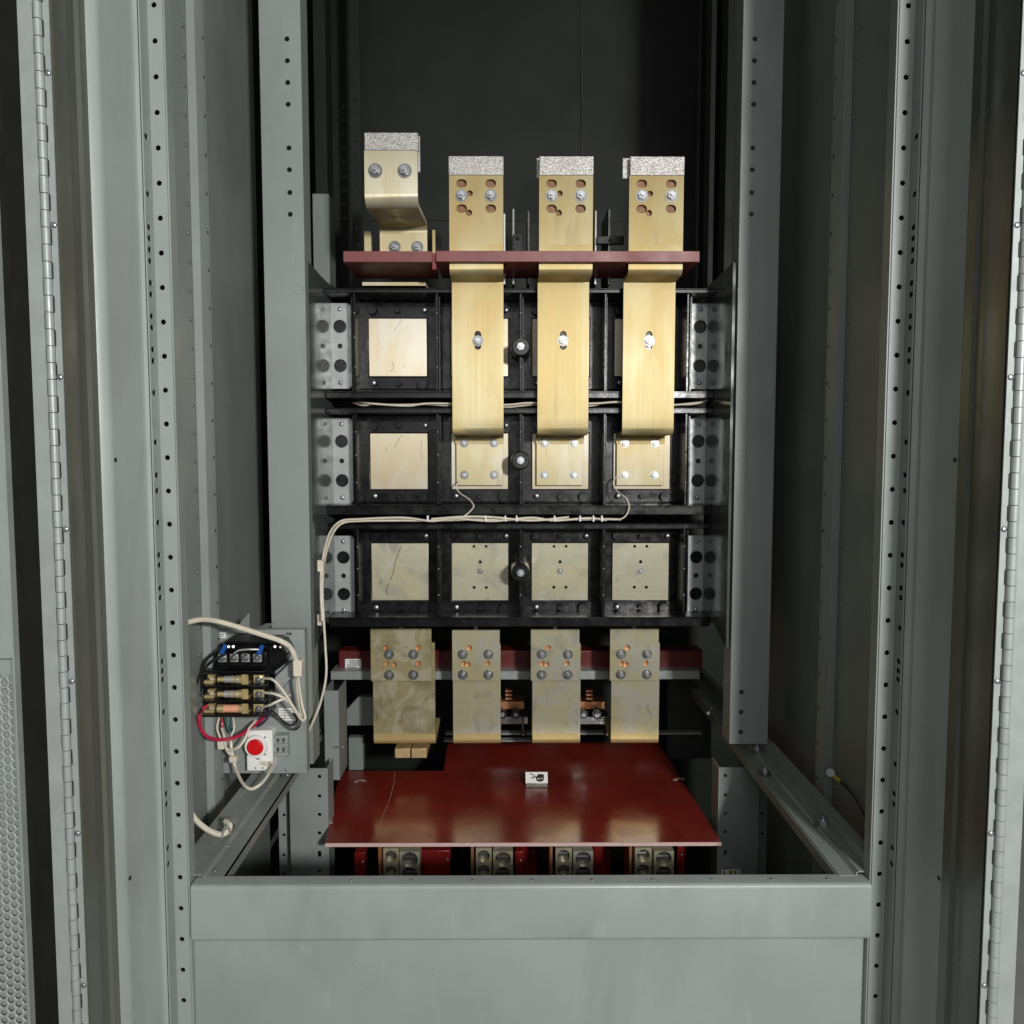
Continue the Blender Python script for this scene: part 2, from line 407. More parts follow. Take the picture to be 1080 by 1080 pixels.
# front posts: perforated flange, web, fold and reveal
web_y = [145,205.5,240.5,252,264,276,299,311,334,346,369,381,414.6,466.5,501,517.5,551,585,595.6,620,630,662,697,707,716,750,805,836,847,893,910]
def front_post(px, label, hinge_label, s):
    fi, fo, w, fd, fl, st = px
    t = thing('frame_post', label, 'post', (X(fo, YF), YF, ZB), 'perforated front posts')
    xa, xb = X(fi, YF), X(fo, YF)
    # flange with a column of round holes
    holes = []
    zz = Z(156, YF, fi) ; pitch = PX(35.1, YF)
    k = -40
    while k < 40:
        z = zz-k*pitch
        if .03 < z < ZT-.03: holes.append(circ((xa+xb)/2, z, .0034))
        k += 1
    lo, hi = min(xa, xb), max(xa, xb)
    part('flange', MB().plate((0, YF, 0), (1,0,0), (0,0,1), rect(lo, .01, hi, ZT), holes, -.002), 'paint', t)
    # return lip behind the inner edge
    part('return_lip', MB().box((xa, YF+.0022, .01), (xa+s*.0018, YF+.022, ZT)), 'paint', t)
    # web running towards the viewer, with small holes
    Yw = YF*abs(fo-535)/abs(w-535)
    hs = []
    for py in web_y:
        z = Z(py, (YF+Yw)/2, fo)
        hs.append(slot((YF+Yw)/2-.002, z, .0115, .0072, 6))
    part('web', MB().plate((xb, 0, 0), (0,1,0), (0,0,1), rect(Yw, .01, YF-.0003, ZT), hs, s*.0018 if s > 0 else -.0018), 'paint', t)
    part('hole_shade_backing', MB().box((xa+s*-.0004, YF+.0225, .02), (xb-s*.004, YF+.024, ZT-.01)).box((xb-s*.0095, Yw+.004, .02), (xb-s*.0085, YF+.022, ZT-.01)), 'void', t)  # added black strips that give the post holes their shade
    # fold, reveal and outer step as one bent sheet
    xf = xb+(fd-w)*Yw/F
    Yl = Yw*abs(fd-535)/abs(fl-535)
    x2 = xf+s*-.0001
    pts = [(xb-s*.0004, Yw-.0012), (xf+s*.003, Yw-.002), (xf, Yw-.006), (xf, Yl+.006), (xf-s*.003, Yl+.001), (xf+(st-fl)*Yl/F, Yl-.004), (xf+(st-fl)*Yl/F-s*.001, Yl+.05)]
    part('reveal', MB().sheet(pts, .01, ZT, .0016), 'paint', t)
    for py in (485, 927):
        pc = P(fl+(4 if s > 0 else -4), py, Yl+.006)
        part('bolt_hole', MB().cyl((xf+s*.0012, Yl+.008, pc.z), (xf-s*.004, Yl+.008, pc.z), .003, n=12), 'void', t)
    return Yl
YL1 = front_post((186.5, 170, 162.0, 155.2, 119.6, 108.6), 'bright perforated front post left of the opening', '', 1)
YL2 = front_post((932, 949, 957.4, 966.7, 1010, 1012), 'perforated front post right of the opening, its inner reveal in shade', '', -1)

# hinge jambs and continuous hinges
def hinge_side(s, x_in, x_strip, x_barrel0, x_barrel1, x_leaf, lbl_j, lbl_h):
    Yi = .930; Xj = X(x_in, Yi)
    Yo = Yi*abs(x_in-535)/abs(x_strip-535)
    Yb_ = (Yi+Yo)/2
    pts = [(Xj-s*.002, Yi+.06), (Xj, Yi+.058), (Xj, Yi-.008), (Xj-s*.0035, Yi-.012), (Xj-s*.0035, Yi-.028), (Xj-s*.001, Yi-.034), (Xj-s*.001, Yo+.004)]
    solo('hinge_jamb', MB().sheet(pts, .01, ZT, .0016), 'paintj', lbl_j, 'jamb', 'jambs that carry the hinges')
    t = thing('piano_hinge', lbl_h, 'hinge', (Xj, Yo, ZB), 'continuous hinges')
    yb = Yo-.002
    xs0, xs1 = X(x_strip, Yo), X(x_barrel0, Yo)
    part('leaf', MB().box((xs0, yb, .02), (xs1, yb+.0018, ZT-.01)), 'hinge', t)
    xb0, xb1 = X(x_barrel0, Yo), X(x_barrel1, Yo); xc = (xb0+xb1)/2; r = abs(xb1-xb0)/2
    pit = PX(17.1, Yo); z = .03; mb = MB(); nk = 0
    notch = MB()
    while z < ZT-.04:
        mb.cyl((xc, yb-r*.35, z+.0004), (xc, yb-r*.35, z+pit-.0004), r, n=14)
        sx = xb1 if nk % 2 else xb0
        notch.box((sx-.0012, yb-.0012, z+.0006), (sx+.0012, yb-.0004, z+pit-.0006))
        z += pit; nk += 1
    b = part('barrel', mb, 'hinge', t)
    part('slit', notch, 'void', t)
    part('leaf', MB().box((xb1, yb, .02), (X(x_leaf, Yo), yb+.0018, ZT-.01)), 'hinge', t)
    pxs = (x_strip+x_barrel0)/2
    for i in range(9):
        pz = Z(238+i*160.-320, Yo, pxs)
        if .05 < pz < ZT-.05: screw(t, ((xs0+xs1)/2, yb, pz), .62)
    return Yo, yb
Yo1, yb1 = hinge_side(1, 105, 73, 66.5, 58, 41, 'grey bent jamb between left hinge and left post', 'grey continuous hinge with many knuckles along the left edge')
Yo2, yb2 = hinge_side(-1, 1013.5, 1055, 1062, 1072, 1092, 'olive tinted jamb beside the right hinge', 'grey continuous hinge with many knuckles along the right edge')

# the open door at the far left: gasket, edge and hexagon grille
t = thing('open_door', 'open grey door at the far left with hexagon mesh vent and black gasket', 'door', (X(20, .86), .86, ZB))
Yd = .87
part('gasket', MB().box((X(41.5, Yd), Yd, .02), (X(22, Yd), Yd+.03, ZT-.01)), 'rubber', t)
part('gasket', MB().box((X(21.2, Yd), Yd+.002, .02), (X(11.5, Yd), Yd+.03, ZT-.01)), 'rubber', t)
xd = X(11, Yd)
zg = Z(712, Yd, 10)
part('door_skin', MB().box((xd, Yd-.006, zg+.02), (xd-.16, Yd-.004, ZT-.01)), 'paint', t)
part('door_edge', MB().box((xd+.0004, Yd-.008, .02), (xd+.002, Yd+.02, ZT-.01)), 'hinge', t)
part('vent_backing', MB().box((xd-.0004, Yd+.009, .03), (xd-.16, Yd+.011, zg+.02)), 'paint', t)
mb = MB(); a = .0052
hexes = []
ncol = 12
for i in range(ncol):
    for j in range(78):
        cx = xd-.008-i*a*1.62; cz = zg-.004-j*a*1.87-(a*.935 if i % 2 else 0)
        if cz < .05: continue
        o, n_ = [], []
        for k in range(6):
            th = R(60*k)
            o.append(mb.bm.verts.new((cx+a*1.08*math.cos(th), Yd+.002, cz+a*1.08*math.sin(th))))
            n_.append(mb.bm.verts.new((cx+a*.70*math.cos(th), Yd+.002, cz+a*.78*math.sin(th))))
        for k in range(6): mb.bm.faces.new((o[k], o[(k+1) % 6], n_[(k+1) % 6], n_[k]))
bmesh.ops.remove_doubles(mb.bm, verts=mb.bm.verts[:], dist=.0007)
v = part('vent_mesh', mb, 'hinge', t)
sd = v.modifiers.new('thick', 'SOLIDIFY'); sd.thickness = .002; sd.offset = 0
part('vent_rim', MB().sheet([(xd-.0006, Yd-.004), (xd-.004, Yd-.003), (xd-.006, Yd+.004), (xd-.003, Yd+.010)], .03, zg+.018, .001), 'paint', t)

# sill and plinth
t = thing('front_sill', 'grey folded sill rail across the foot of the opening', 'sill', (0, YF, ZB))
zs = Z(934, YF-.004); x0, x1 = X(201, YF-.004, 930), X(919, YF-.004, 930)
mb = MB().profile([(YF+.020, zs+.0004), (YF-.004, zs), (YF-.006, zs-.075), (YF+.02, zs-.078)], x0, x1, .002, .005)
part('rail', mb, 'paint', t)
for px in (370, 434, 499, 561, 625, 689, 752, 815, 875):
    p = PZ(px, 930, zs+.0012); o = screw(t, (p.x, YF+.008, zs+.001), .45); o.rotation_euler = (R(-90), 0, 0)
part('kick_plate', MB().box((x0-.012, YF+.012, .02), (x1+.012, YF+.014, zs-.080)), 'paint', t)

# ------------------------------------------------------------------ base rails running back
zr = Z(924, 1.07)
def rail(xi, xm, xo, label, s, Y1):
    t = thing('base_rail', label, 'rail', (xm, 1.5, zr-.06), 'base rails running front to back')
    prof = [(xi, zr-.016), (xi, zr), (xm, zr), (xm+s*.003, zr+.006), (xo, zr+.006), (xo, zr+.026), (xo+s*.012, zr+.028)]
    mb = MB(); A, B = [], []
    for x, z in prof: A.append((x, 1.066, z)); B.append((x, Y1, z))
    th = .002
    for i in range(len(prof)-1):
        (ax, ay, az), (bx, by, bz) = A[i], A[i+1]
        d = Vector((bx-ax, 0, bz-az)).normalized(); n = Vector((-d.z, 0, d.x))*th
        pts = [Vector(A[i]), Vector(A[i+1]), Vector(A[i+1])+n, Vector(A[i])+n]
        mb.prism(pts, (0, Y1-1.066, 0))
    part('channel', mb, 'galv' if 0 else 'paintw', t, 0)
    return t
tr = rail(X(885, 1.066, 922), X(903, 1.066, 922), X(917, 1.066, 905), 'dark channel rail running back at lower right, under the right mounting post', 1, 2.05)
for px, py, sz in ((798, 790, .9), (806, 813, .9), (867, 867, 1.)):
    p = PZ(px, py, zr+.008); o = bolt(tr, p, sz, True); o.rotation_euler = (R(-90), 0, 0)
tl = rail(X(236, 1.066, 922), X(217, 1.066, 922), X(203, 1.066, 915), 'grey channel rail running back at lower left, under the control box', -1, 1.75)
for px, py in ((288, 832), (272, 851), (257, 877), (247, 892), (233, 918)):
    p = PZ(px-6, py, zr+.003); o = screw(tl, p, .5); o.rotation_euler = (R(-90), 0, 0)

# ------------------------------------------------------------------ mounting posts
def mpost(xa, xb, label, s, hx, z_lo):
    X0, X1 = X(xa, YP), X(xb, YP)
    t = thing('mounting_post', label, 'post', ((X0+X1)/2, YP, z_lo), 'inner mounting posts')
    holes = [circ(X(hx, YP), Z(y, YP, hx), .0046) for y in (156, 179, 203, 226, 110, 87, 64, 41, 730, 751, 772)]
    lo, hi = min(X0, X1), max(X0, X1)
    part('face', MB().plate((0, YP, 0), (1,0,0), (0,0,1), rect(lo, z_lo, hi, ZT), holes, -.0022), 'paint', t)
    part('flange', MB().box((X0, YP+.0024, z_lo), (X0+s*.0022, YP+.075, ZT)), 'paint', t)
    part('flange', MB().box((X1, YP+.0024, z_lo), (X1-s*.0022, YP+.05, ZT)), 'paint', t)
    for py in (306, 485, 660):
        c = P(hx+(3 if s > 0 else -3), py, YP)
        mb = MB()
        for k in range(20):
            a0, a1 = 2*math.pi*k/20, 2*math.pi*(k+1)/20
            q = [(c.x+r_*math.cos(a_), YP-.0006, c.z+r_*math.sin(a_)) for r_, a_ in ((.0075, a0), (.0075, a1), (.0088, a1), (.0088, a0))]
            mb.face(q)
        part('emboss', mb, 'paintw', t)
    return t
mpost(284, 326, 'pale grey mounting post left of the black insulators', 1, 312, Z(795, 1.55))
mpost(815, 774, 'shaded grey mounting post right of the black insulators', -1, 786, Z(785, YP))

# polished side plates behind the posts
def splate(px, s, label):
    Xp = X(px, YP); ya, yb = YP+.003, YST+.004
    t0, t1, b0, b1 = Z(276, ya), Z(302, yb), Z(684, ya), Z(662, yb)
    mb = MB().prism([(Xp, ya, t0), (Xp, yb-.09, t0-.004), (Xp, yb, t1), (Xp, yb, b1), (Xp, yb-.09, b0+.03), (Xp, ya, b0)], (s*.002, 0, 0))
    mb.box((Xp, ya, b0+.002), (Xp-s*.003, ya+.002, t0-.002))
    return solo('side_plate', mb, 'plate', label, 'plate', 'shiny side plates')
splate(328, 1, 'shiny grey side plate beside the left ends of the insulators')
splate(770, -1, 'shiny dark side plate beside the right ends of the insulators')

# ------------------------------------------------------------------ insulator rows
cols = [((392, 452), 'c1'), ((476.7, 536), 'c2'), ((561, 620), 'c3'), ((646, 705), 'c4')]
rows = [
    dict(top=(304, 309), bot=(412.5, 420), py=(336, 397), strip=(320, 410), boss=366),
    dict(top=(430, 436), bot=(533, 543), py=(457, 516), strip=(441, 531), boss=485.5),
    dict(top=(552, 558), bot=(651, 661), py=(573, 633), strip=(565, 649), boss=603.5),
]
ribx = [377, 462.4, 549, 636.7, 721.8]
XRIB = [X(p, YR, 604) for p in ribx]
rowlbl = ['top row of the black moulded insulator, behind the three golden straps',
          'middle row of the black moulded insulator, where the golden straps are bolted down',
          'bottom row of the black moulded insulator, four bare square plates and no straps']
xra, xrb = X(346.5, YR, 604), X(749.5, YR, 604)
for ri, r in enumerate(rows):
    zt0, zt1 = Z(r['top'][0], YR), Z(r['top'][1], YR)
    zb0, zb1 = Z(r['bot'][0], YR), Z(r['bot'][1], YR)
    t = thing('busbar_insulator', rowlbl[ri], 'insulator', ((xra+xrb)/2, YR, zb1), 'black insulator rows')
    xe0, xe1 = XRIB[0]-.01, XRIB[-1]+.006
    part('back_plate', MB().box((xe0, YC, zb0+.001), (xe1, YC+.012, zt1-.001)), 'black', t)
    mb = MB().box((xra, YR, zt1), (xrb, YC+.012, zt0)); mb.box((xra+.002, YR-.0025, zt0-.003), (xrb-.002, YR-.0002, zt0))
    part('rail', mb, 'black', t, .0012)
    mb = MB().box((xra, YR, zb1), (xrb, YC+.012, zb0)); mb.box((xra+.002, YR-.0025, zb0-.004), (xrb-.002, YR-.0002, zb0))
    part('rail', mb, 'black', t, .0012)
    for i, xr in enumerate(XRIB):
        mb = MB().box((xr-.0024, YR+.002, zb0+.0003), (xr+.0024, YC-.0003, zt1-.0003))
        rb = part('rib', mb, 'black', t, .0009)
        for f in (.25, .55, .8):
            screw(rb, (xr, YR+.002, zb0+(zt1-zb0)*f), .28)
    # cells: stepped frame, plate, screws and blind bosses
    for ci, ((pa, pb), _) in enumerate(cols):
        x0, x1 = X(pa, YK, 604), X(pb, YK, 604)
        z1, z0 = Z(r['py'][0], YK), Z(r['py'][1], YK)
        fr = MB().plate((0, YK+.004, 0), (1,0,0), (0,0,1), rect(x0-.022, z0-.026, x1+.026, z1+.026), [rect(x0-.0014, z0-.0014, x1+.0014, z1+.0014)], -.0105)
        part('cell_frame', fr, 'black', t, .001)
        hl = []
        cxm = (x0+x1)/2; u = (x1-x0)/60.
        if ri == 2 and ci > 0:
            hl = [circ(cxm, z1-20*u, .0038), circ(cxm-6.5*u, z1-47.5*u, .0035, 12), circ(cxm+6.5*u, z1-47.5*u, .0035, 12),
                  circ(cxm-6.5*u, z1-1.8*u-.003, .0032, 12), circ(cxm+6.5*u, z1-1.8*u-.003, .0032, 12)]
        pm = 'cplate' if ri < 2 else 'cplate2'
        mb = MB().plate((0, YK, 0), (1,0,0), (0,0,1), rect(x0, z0, x1, z1), hl, -.009)
        cp = part('contact_plate', mb, pm, t, .0008 if not hl else 0)
        if ri == 2 and ci > 0: bolt(cp, (cxm, YK, z1-30*u), .5, True)
        if ci == 0:
            def scr(pp, w_):
                mb = MB(); q = [(x0+(x1-x0)*a_, z1-(z1-z0)*b_) for a_, b_ in pp]
                for (ax, az), (bx, bz) in zip(q, q[1:]):
                    mb.face([(ax-w_, YK-.0003, az), (ax+w_, YK-.0003, az), (bx+w_, YK-.0003, bz), (bx-w_, YK-.0003, bz)])
                part('scratch', mb, 'scrd', cp)
            if ri == 0: scr([(.58, .02), (.52, .10), (.43, .22)], .0005); scr([(.40, .75), (.43, .84), (.36, .93)], .0006); scr([(.62, .80), (.60, .86)], .0005)
            if ri == 1: scr([(.55, .03), (.50, .12), (.42, .26)], .0006); scr([(.30, .24), (.27, .34)], .0005); scr([(.90, .12), (.88, .3), (.91, .5)], .0004)
            if ri == 2: scr([(.52, .05), (.47, .18), (.41, .34), (.38, .52), (.33, .64)], .0011); scr([(.30, .70), (.25, .80), (.27, .90)], .0014)
        ys = YK-.0065+.0
        screw(t, (x1-2*u, YK-.0066, z1+8.3*u), .95); screw(t, (x0+5*u, YK-.0066, z0-7*u), 1.1)
        for ax, az, rr_ in ((x0+4*u, z1+8*u, .010), (x1-5*u, z0-8*u, .0115), (cxm, z0-7.5*u, .006), (cxm, z1+8*u, .006)):
            part('blind_boss', MB().cyl((ax, YK-.0064, az), (ax, YK-.0082, az), rr_, rr_*.93, n=20), 'black', t, .0006)
        # web ribs between rib and cell frame
        for xw in (x0-.0265, x1+.0300):
            part('cell_web', MB().box((xw-.0016, YR+.03, zb0+.0006), (xw+.0016, YC-.0006, zt1-.0006)), 'black', t)
    # central boss
    c = P(548.5, r['boss'], YR-.006); c.x = XRIB[2]
    part('boss', MB().cyl((c.x, YR-.008, c.z), (c.x, YC-.001, c.z), .0185, .0205, n=28), 'black', t, .0008)
    part('boss_rim', MB().cyl((c.x, YR-.0125, c.z), (c.x, YR-.0082, c.z), .0172, .0185, n=28), 'black', t, .001)
    bolt(t, (c.x, YR-.0125, c.z), .95, False)
    # steel mounting strips at both ends
    for e, (pxa, pxb) in enumerate(((350.5, 374), (723, 745.5))):
        yy0, yy1 = r['strip']
        xa, xb = X(pxa, YST, 604), X(pxb, YST, 604); za, zb_ = Z(yy1, YST), Z(yy0, YST); hh = zb_-za; xm = (xa+xb)/2
        holes = [circ(xm, za+hh*.73, .0135, 24), circ(xm, za+hh*.5, .0052), circ(xm, za+hh*.27, .0135, 24)]
        ch = .006
        ol = [(xa, za), (xb-ch, za), (xb, za+ch), (xb, zb_-ch), (xb-ch, zb_), (xa, zb_)] if e == 0 else [(xa+ch, za), (xb, za), (xb, zb_), (xa+ch, zb_), (xa, zb_-ch), (xa, za+ch)]
        st = part('mounting_strip', MB().plate((0, YST, 0), (1,0,0), (0,0,1), ol, holes, -.003), 'galv', t)
        part('strip_backing', MB().box((xa+.002, YST+.006, za+.002), (xb-.002, YST+.03, zb_-.002)), 'black', t)
        xo = xa if e == 0 else xb-.0024
        part('strip_flange', MB().box((xo, YST+.0032, za), (xo+.0024, YST+.03, zb_)), 'galv', t)
        for f in (.07, .93): screw(st, (xm, YST, za+hh*f), .85)

# ------------------------------------------------------------------ golden straps (three)
YU, YSP, YFT = 1.538, 1.600, 1.688
TB = .0064
strap_x = [(X(477.0, YSP, 380), X(531.0, YSP, 380)), (X(567.0, YSP, 380), X(620.8, YSP, 380)), (X(657.0, YSP, 380), X(711.4, YSP, 380))]
sl = ['leftmost of the three tall golden straps', 'middle one of the three tall golden straps, between its two golden neighbours', 'rightmost of the three tall golden straps']
for i, (x0, x1) in enumerate(strap_x):
    xm = (x0+x1)/2; w = x1-x0
    t = thing('golden_busbar', sl[i], 'busbar', (xm, YSP, Z(512, YFT)), 'tall golden straps through the red board')
    zt = Z(185, YU); zj = Z(258, YU)
    u = PX(1, YU)
    def zz(py): return Z(py, YU)
    dx = [x0+w*.23, x0+w*.77]
    hl = []
    for xx in dx: hl += [slot(xx, zz(193.5), 11*u, 8.5*u), slot(xx, zz(220), 11*u, 8.5*u)]
    hl += [circ(xm-6.5*u, zz(204), 3.1*u), circ(xm-7.5*u, zz(224.5), 3.3*u)]
    part('upper_bar', MB().plate((0, YU, 0), (1,0,0), (0,0,1), rect(x0, zj, x1, zt), hl, -TB), 'gold', t)
    part('backing_bar', MB().box((x0+.003, YU+.0098, zj), (x1-.002, YU+.0150, zt+.03)), 'copd', t, .0006)
    # jog back, strap face and foot
    yc = YU+TB/2; ys = YSP+TB/2; yf = YFT+TB/2
    zjog = Z(287.5, YU)
    mb = MB().profile([(yc, zj), (yc, zjog), (ys, zjog-.001), (ys, Z(300, YSP))], x0, x1, TB, .009, 8)
    zs0, zs1 = Z(300, YSP), Z(440, YSP)
    zb_ = Z(359, YSP)
    mb.plate((0, YSP, 0), (1,0,0), (0,0,1), rect(x0, zs1, x1, zs0), [slot(xm, zb_, 7*PX(1, YSP), 19.5*PX(1, YSP))], -TB)
    zlow = Z(456.5, YSP)
    mb.profile([(ys, zs1), (ys, zlow), (yf, zlow-.001), (yf, zlow-.02)], x0, x1, TB, .010, 8)
    part('strap', mb, 'gold', t)
    xa, xb = x0+.0015, x1-.0015
    zf0, zf1 = zlow-.0202, Z(512, YFT)
    ft = part('foot', MB().box((xa, YFT, zf1), (xb, YFT+TB, zf0)), 'goldp', t, .0006)
    for xx in (x0+w*.18, x0+w*.80):
        for zz_ in (zlow-.019, zf1+PX(11, YFT)): bolt(ft, (xx, YFT, zz_), .72, True)
    # rough sawn silver ends, front and the one behind
    zc = Z(165, YU)
    part('cut_end', MB().box((x0-.0006+.001*i, YU-.0016, zt+.0003), (x1+.0006, YU+.0078, zc)), 'cut', t, .0006)
    part('cut_end', MB().box((x0+.0016-.006*i, YU+.0166, zt+.0003), (x1-.002-.005*i, YU+.0226, zc+.0035)), 'cut', t, .0006)
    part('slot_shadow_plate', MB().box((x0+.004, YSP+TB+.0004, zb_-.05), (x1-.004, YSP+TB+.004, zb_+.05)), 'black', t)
    for k, xx in enumerate(dx): bolt(t, (xx, YU, zz(206.5)), .95, True, rot=.3*k)
    bolt(t, (xm, YSP, zb_-.001), .85, True, rot=.2)

# ------------------------------------------------------------------ neutral bar at the upper left
YN, YN2 = 1.44, 1.605
x0, x1 = X(383.2, YN, 190), X(441.5, YN, 190); w = x1-x0; xm = (x0+x1)/2
t = thing('offset_busbar', 'pale gilt offset bar above the first cell, bent back in its middle', 'busbar', (xm, YN2, Z(300, YN2)))
zt = Z(159, YN); zlow = Z(215, YN)
mb = MB().profile([(YN+.004, zt), (YN+.004, zlow), (YN2+.004, Z(236, YN2)), (YN2+.004, Z(273, YN2))], x0+.002, x1-.002, .008, .016, 9)
part('bar', mb, 'goldp', t)
part('cut_end', MB().box((x0+.003, YN-.0016, zt+.0003), (x1-.0004, YN+.0085, Z(140.5, YN))), 'cut', t, .0006)
part('cut_end', MB().box((x0+.006, YN+.018, zt-.03), (x1+.001, YN+.026, Z(139, YN))), 'cut', t, .0006)
for xx in (x0+w*.22, x0+w*.75): bolt(t, (xx, YN, Z(180.5, YN)), 1.0, True)
xn0, xn1 = x0, x1
mb = MB().box((X(384, 1.63, 250), 1.63, Z(273, 1.63)), (X(392, 1.63, 250)-.001, 1.64, Z(244, 1.63)))
part('side_spacer', mb, 'goldp', t, .0006)
part('side_spacer', MB().box((x1-.004+.01, 1.626, Z(273, 1.63)), (x1-.004+.016, 1.636, Z(243, 1.63))), 'gold', t, .0006)
for xx in (x0+w*.32, x0+w*.78): bolt(t, (xx, YN2, Z(261, YN2)), .95, True)
part('link_end', MB().box((X(384, 1.66, 300), 1.64, Z(303.5, 1.66)), (X(450, 1.66, 300), 1.70, Z(300, 1.66))), 'goldp', t)

# ------------------------------------------------------------------ upper red barrier boards
ysf = 1.522
zt0, zt1 = Z(265, ysf), Z(276.5, ysf)
mb = MB().box((X(362, ysf, 270), ysf, zt1), (X(455.5, ysf, 270), 1.665, zt0))
solo('barrier_board', mb, 'redt', 'short thick red board under the pale offset bar', 'board', 'upper red barrier boards', .0008)
zt0, zt1 = Z(264.5, ysf), Z(276, ysf)
mb = MB()
xs = [X(460, ysf, 270)]
holes_x = [(a-.004, b+.004) for a, b in strap_x]
xe = X(738, ysf, 270)
o_ = rect(X(460, ysf, 270), ysf, xe, 1.665)
mb.plate((0, 0, zt1), (1,0,0), (0,1,0), o_, [rect(a, YU-.0045, b, YU+.026) for a, b in holes_x], zt0-zt1)
solo('barrier_board', mb, 'redt', 'long thick red board pierced by the three golden straps', 'board', 'upper red barrier boards', .0008)
mb = MB().pxbox(456, 267, 460, 284, 1.535, .03)
solo('board_clip', mb, 'redb', 'small red clip in the gap between the two red boards', 'clip')

# black fins and blocks standing behind the upper bars
fins = [(532, 224, 265), (541.5, 219, 265), (557.5, 221, 265), (628.2, 221, 265), (642.5, 219, 265)]
for k, (px, pa, pb) in enumerate(fins):
    Yq = 1.66
    t = thing('phase_barrier', '', 'barrier', (X(px, Yq, 240), Yq, Z(300, Yq)), 'thin black barrier fins behind the golden straps')
    part('sheet', MB().box((X(px, Yq, 240)-.0022, Yq, Z(300, Yq)), (X(px, Yq, 240)+.0022, Yq+.12, Z(pa, Yq))), 'black', t)
    part('edge_trim', MB().box((X(px, Yq, 240)-.0016, Yq-.003, Z(300, Yq)), (X(px, Yq, 240)+.0016, Yq-.0004, Z(pa+2, Yq))), 'white' if k in (0,) else 'zincd', t)
    t['label'] = ['white edged fin right beside the leftmost golden strap', 'black fin second from the left, right of the leftmost golden strap', 'black fin close left of the middle golden strap',
                  'black fin close right of the middle golden strap', 'black fin close left of the rightmost golden strap'][k]
blk = [(456, 247, 464, 265, 'between offset bar and leftmost golden strap'), (541, 247, 551, 265, 'right of the leftmost golden strap'), (630, 249, 658, 257, 'between middle and rightmost golden straps')]
for a, b, c, d, l in blk:
    mb = MB().pxbox(a, b, c, d, 1.645, .012)
    mb.cyl(P((a+c)/2, b+4, 1.645), P((a+c)/2, b+4, 1.64), .004, n=6)
    solo('clamp_block', mb, 'black', 'small black clamp block ' + l, 'block', 'small black clamp blocks behind the red board', .0006)
# rear uprights behind the upper bars
mb = MB()
Yq = 1.98
zA, zB_ = ZT-.05, Z(310, Yq)
hx = X(376, Yq, 200)
mb.plate((0, Yq, 0), (1,0,0), (0,0,1), rect(X(371, Yq, 200), zB_, X(381, Yq, 200), zA), [circ(hx, Z(y, Yq), .0035) for y in (90, 105, 120, 135, 150, 167, 182, 197, 212, 227, 241, 257)], -.002)
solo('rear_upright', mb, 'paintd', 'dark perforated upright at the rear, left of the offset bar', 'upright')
mb = MB().sheet([(X(331, 1.78, 250), 1.84), (X(331, 1.78, 250), 1.78), (X(347, 1.78, 250), 1.78), (X(347, 1.78, 250), 1.84)], Z(305, 1.78), Z(205, 1.78), .002)
solo('gusset', mb, 'paintw', 'grey folded gusset behind the left post above the insulators', 'gusset')
mb = MB().sheet([(X(334, 1.9, 250), 1.9), (X(346, 1.9, 250), 1.9), (X(346, 1.9, 250), 1.96)], Z(330, 1.9), ZT-.03, .002)
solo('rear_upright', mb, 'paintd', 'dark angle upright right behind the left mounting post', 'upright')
for a, b, l in ((742, 747, 'inner'), (758, 764, 'outer')):
    mb = MB().sheet([(X(a, 1.95, 250), 2.0), (X(a, 1.95, 250), 1.95), (X(b, 1.95, 250), 1.95)], Z(330, 1.95), ZT-.03, .002)
    solo('rear_upright', mb, 'paintd', 'dark rear upright right of the golden straps, the %s of two' % l, 'upright')

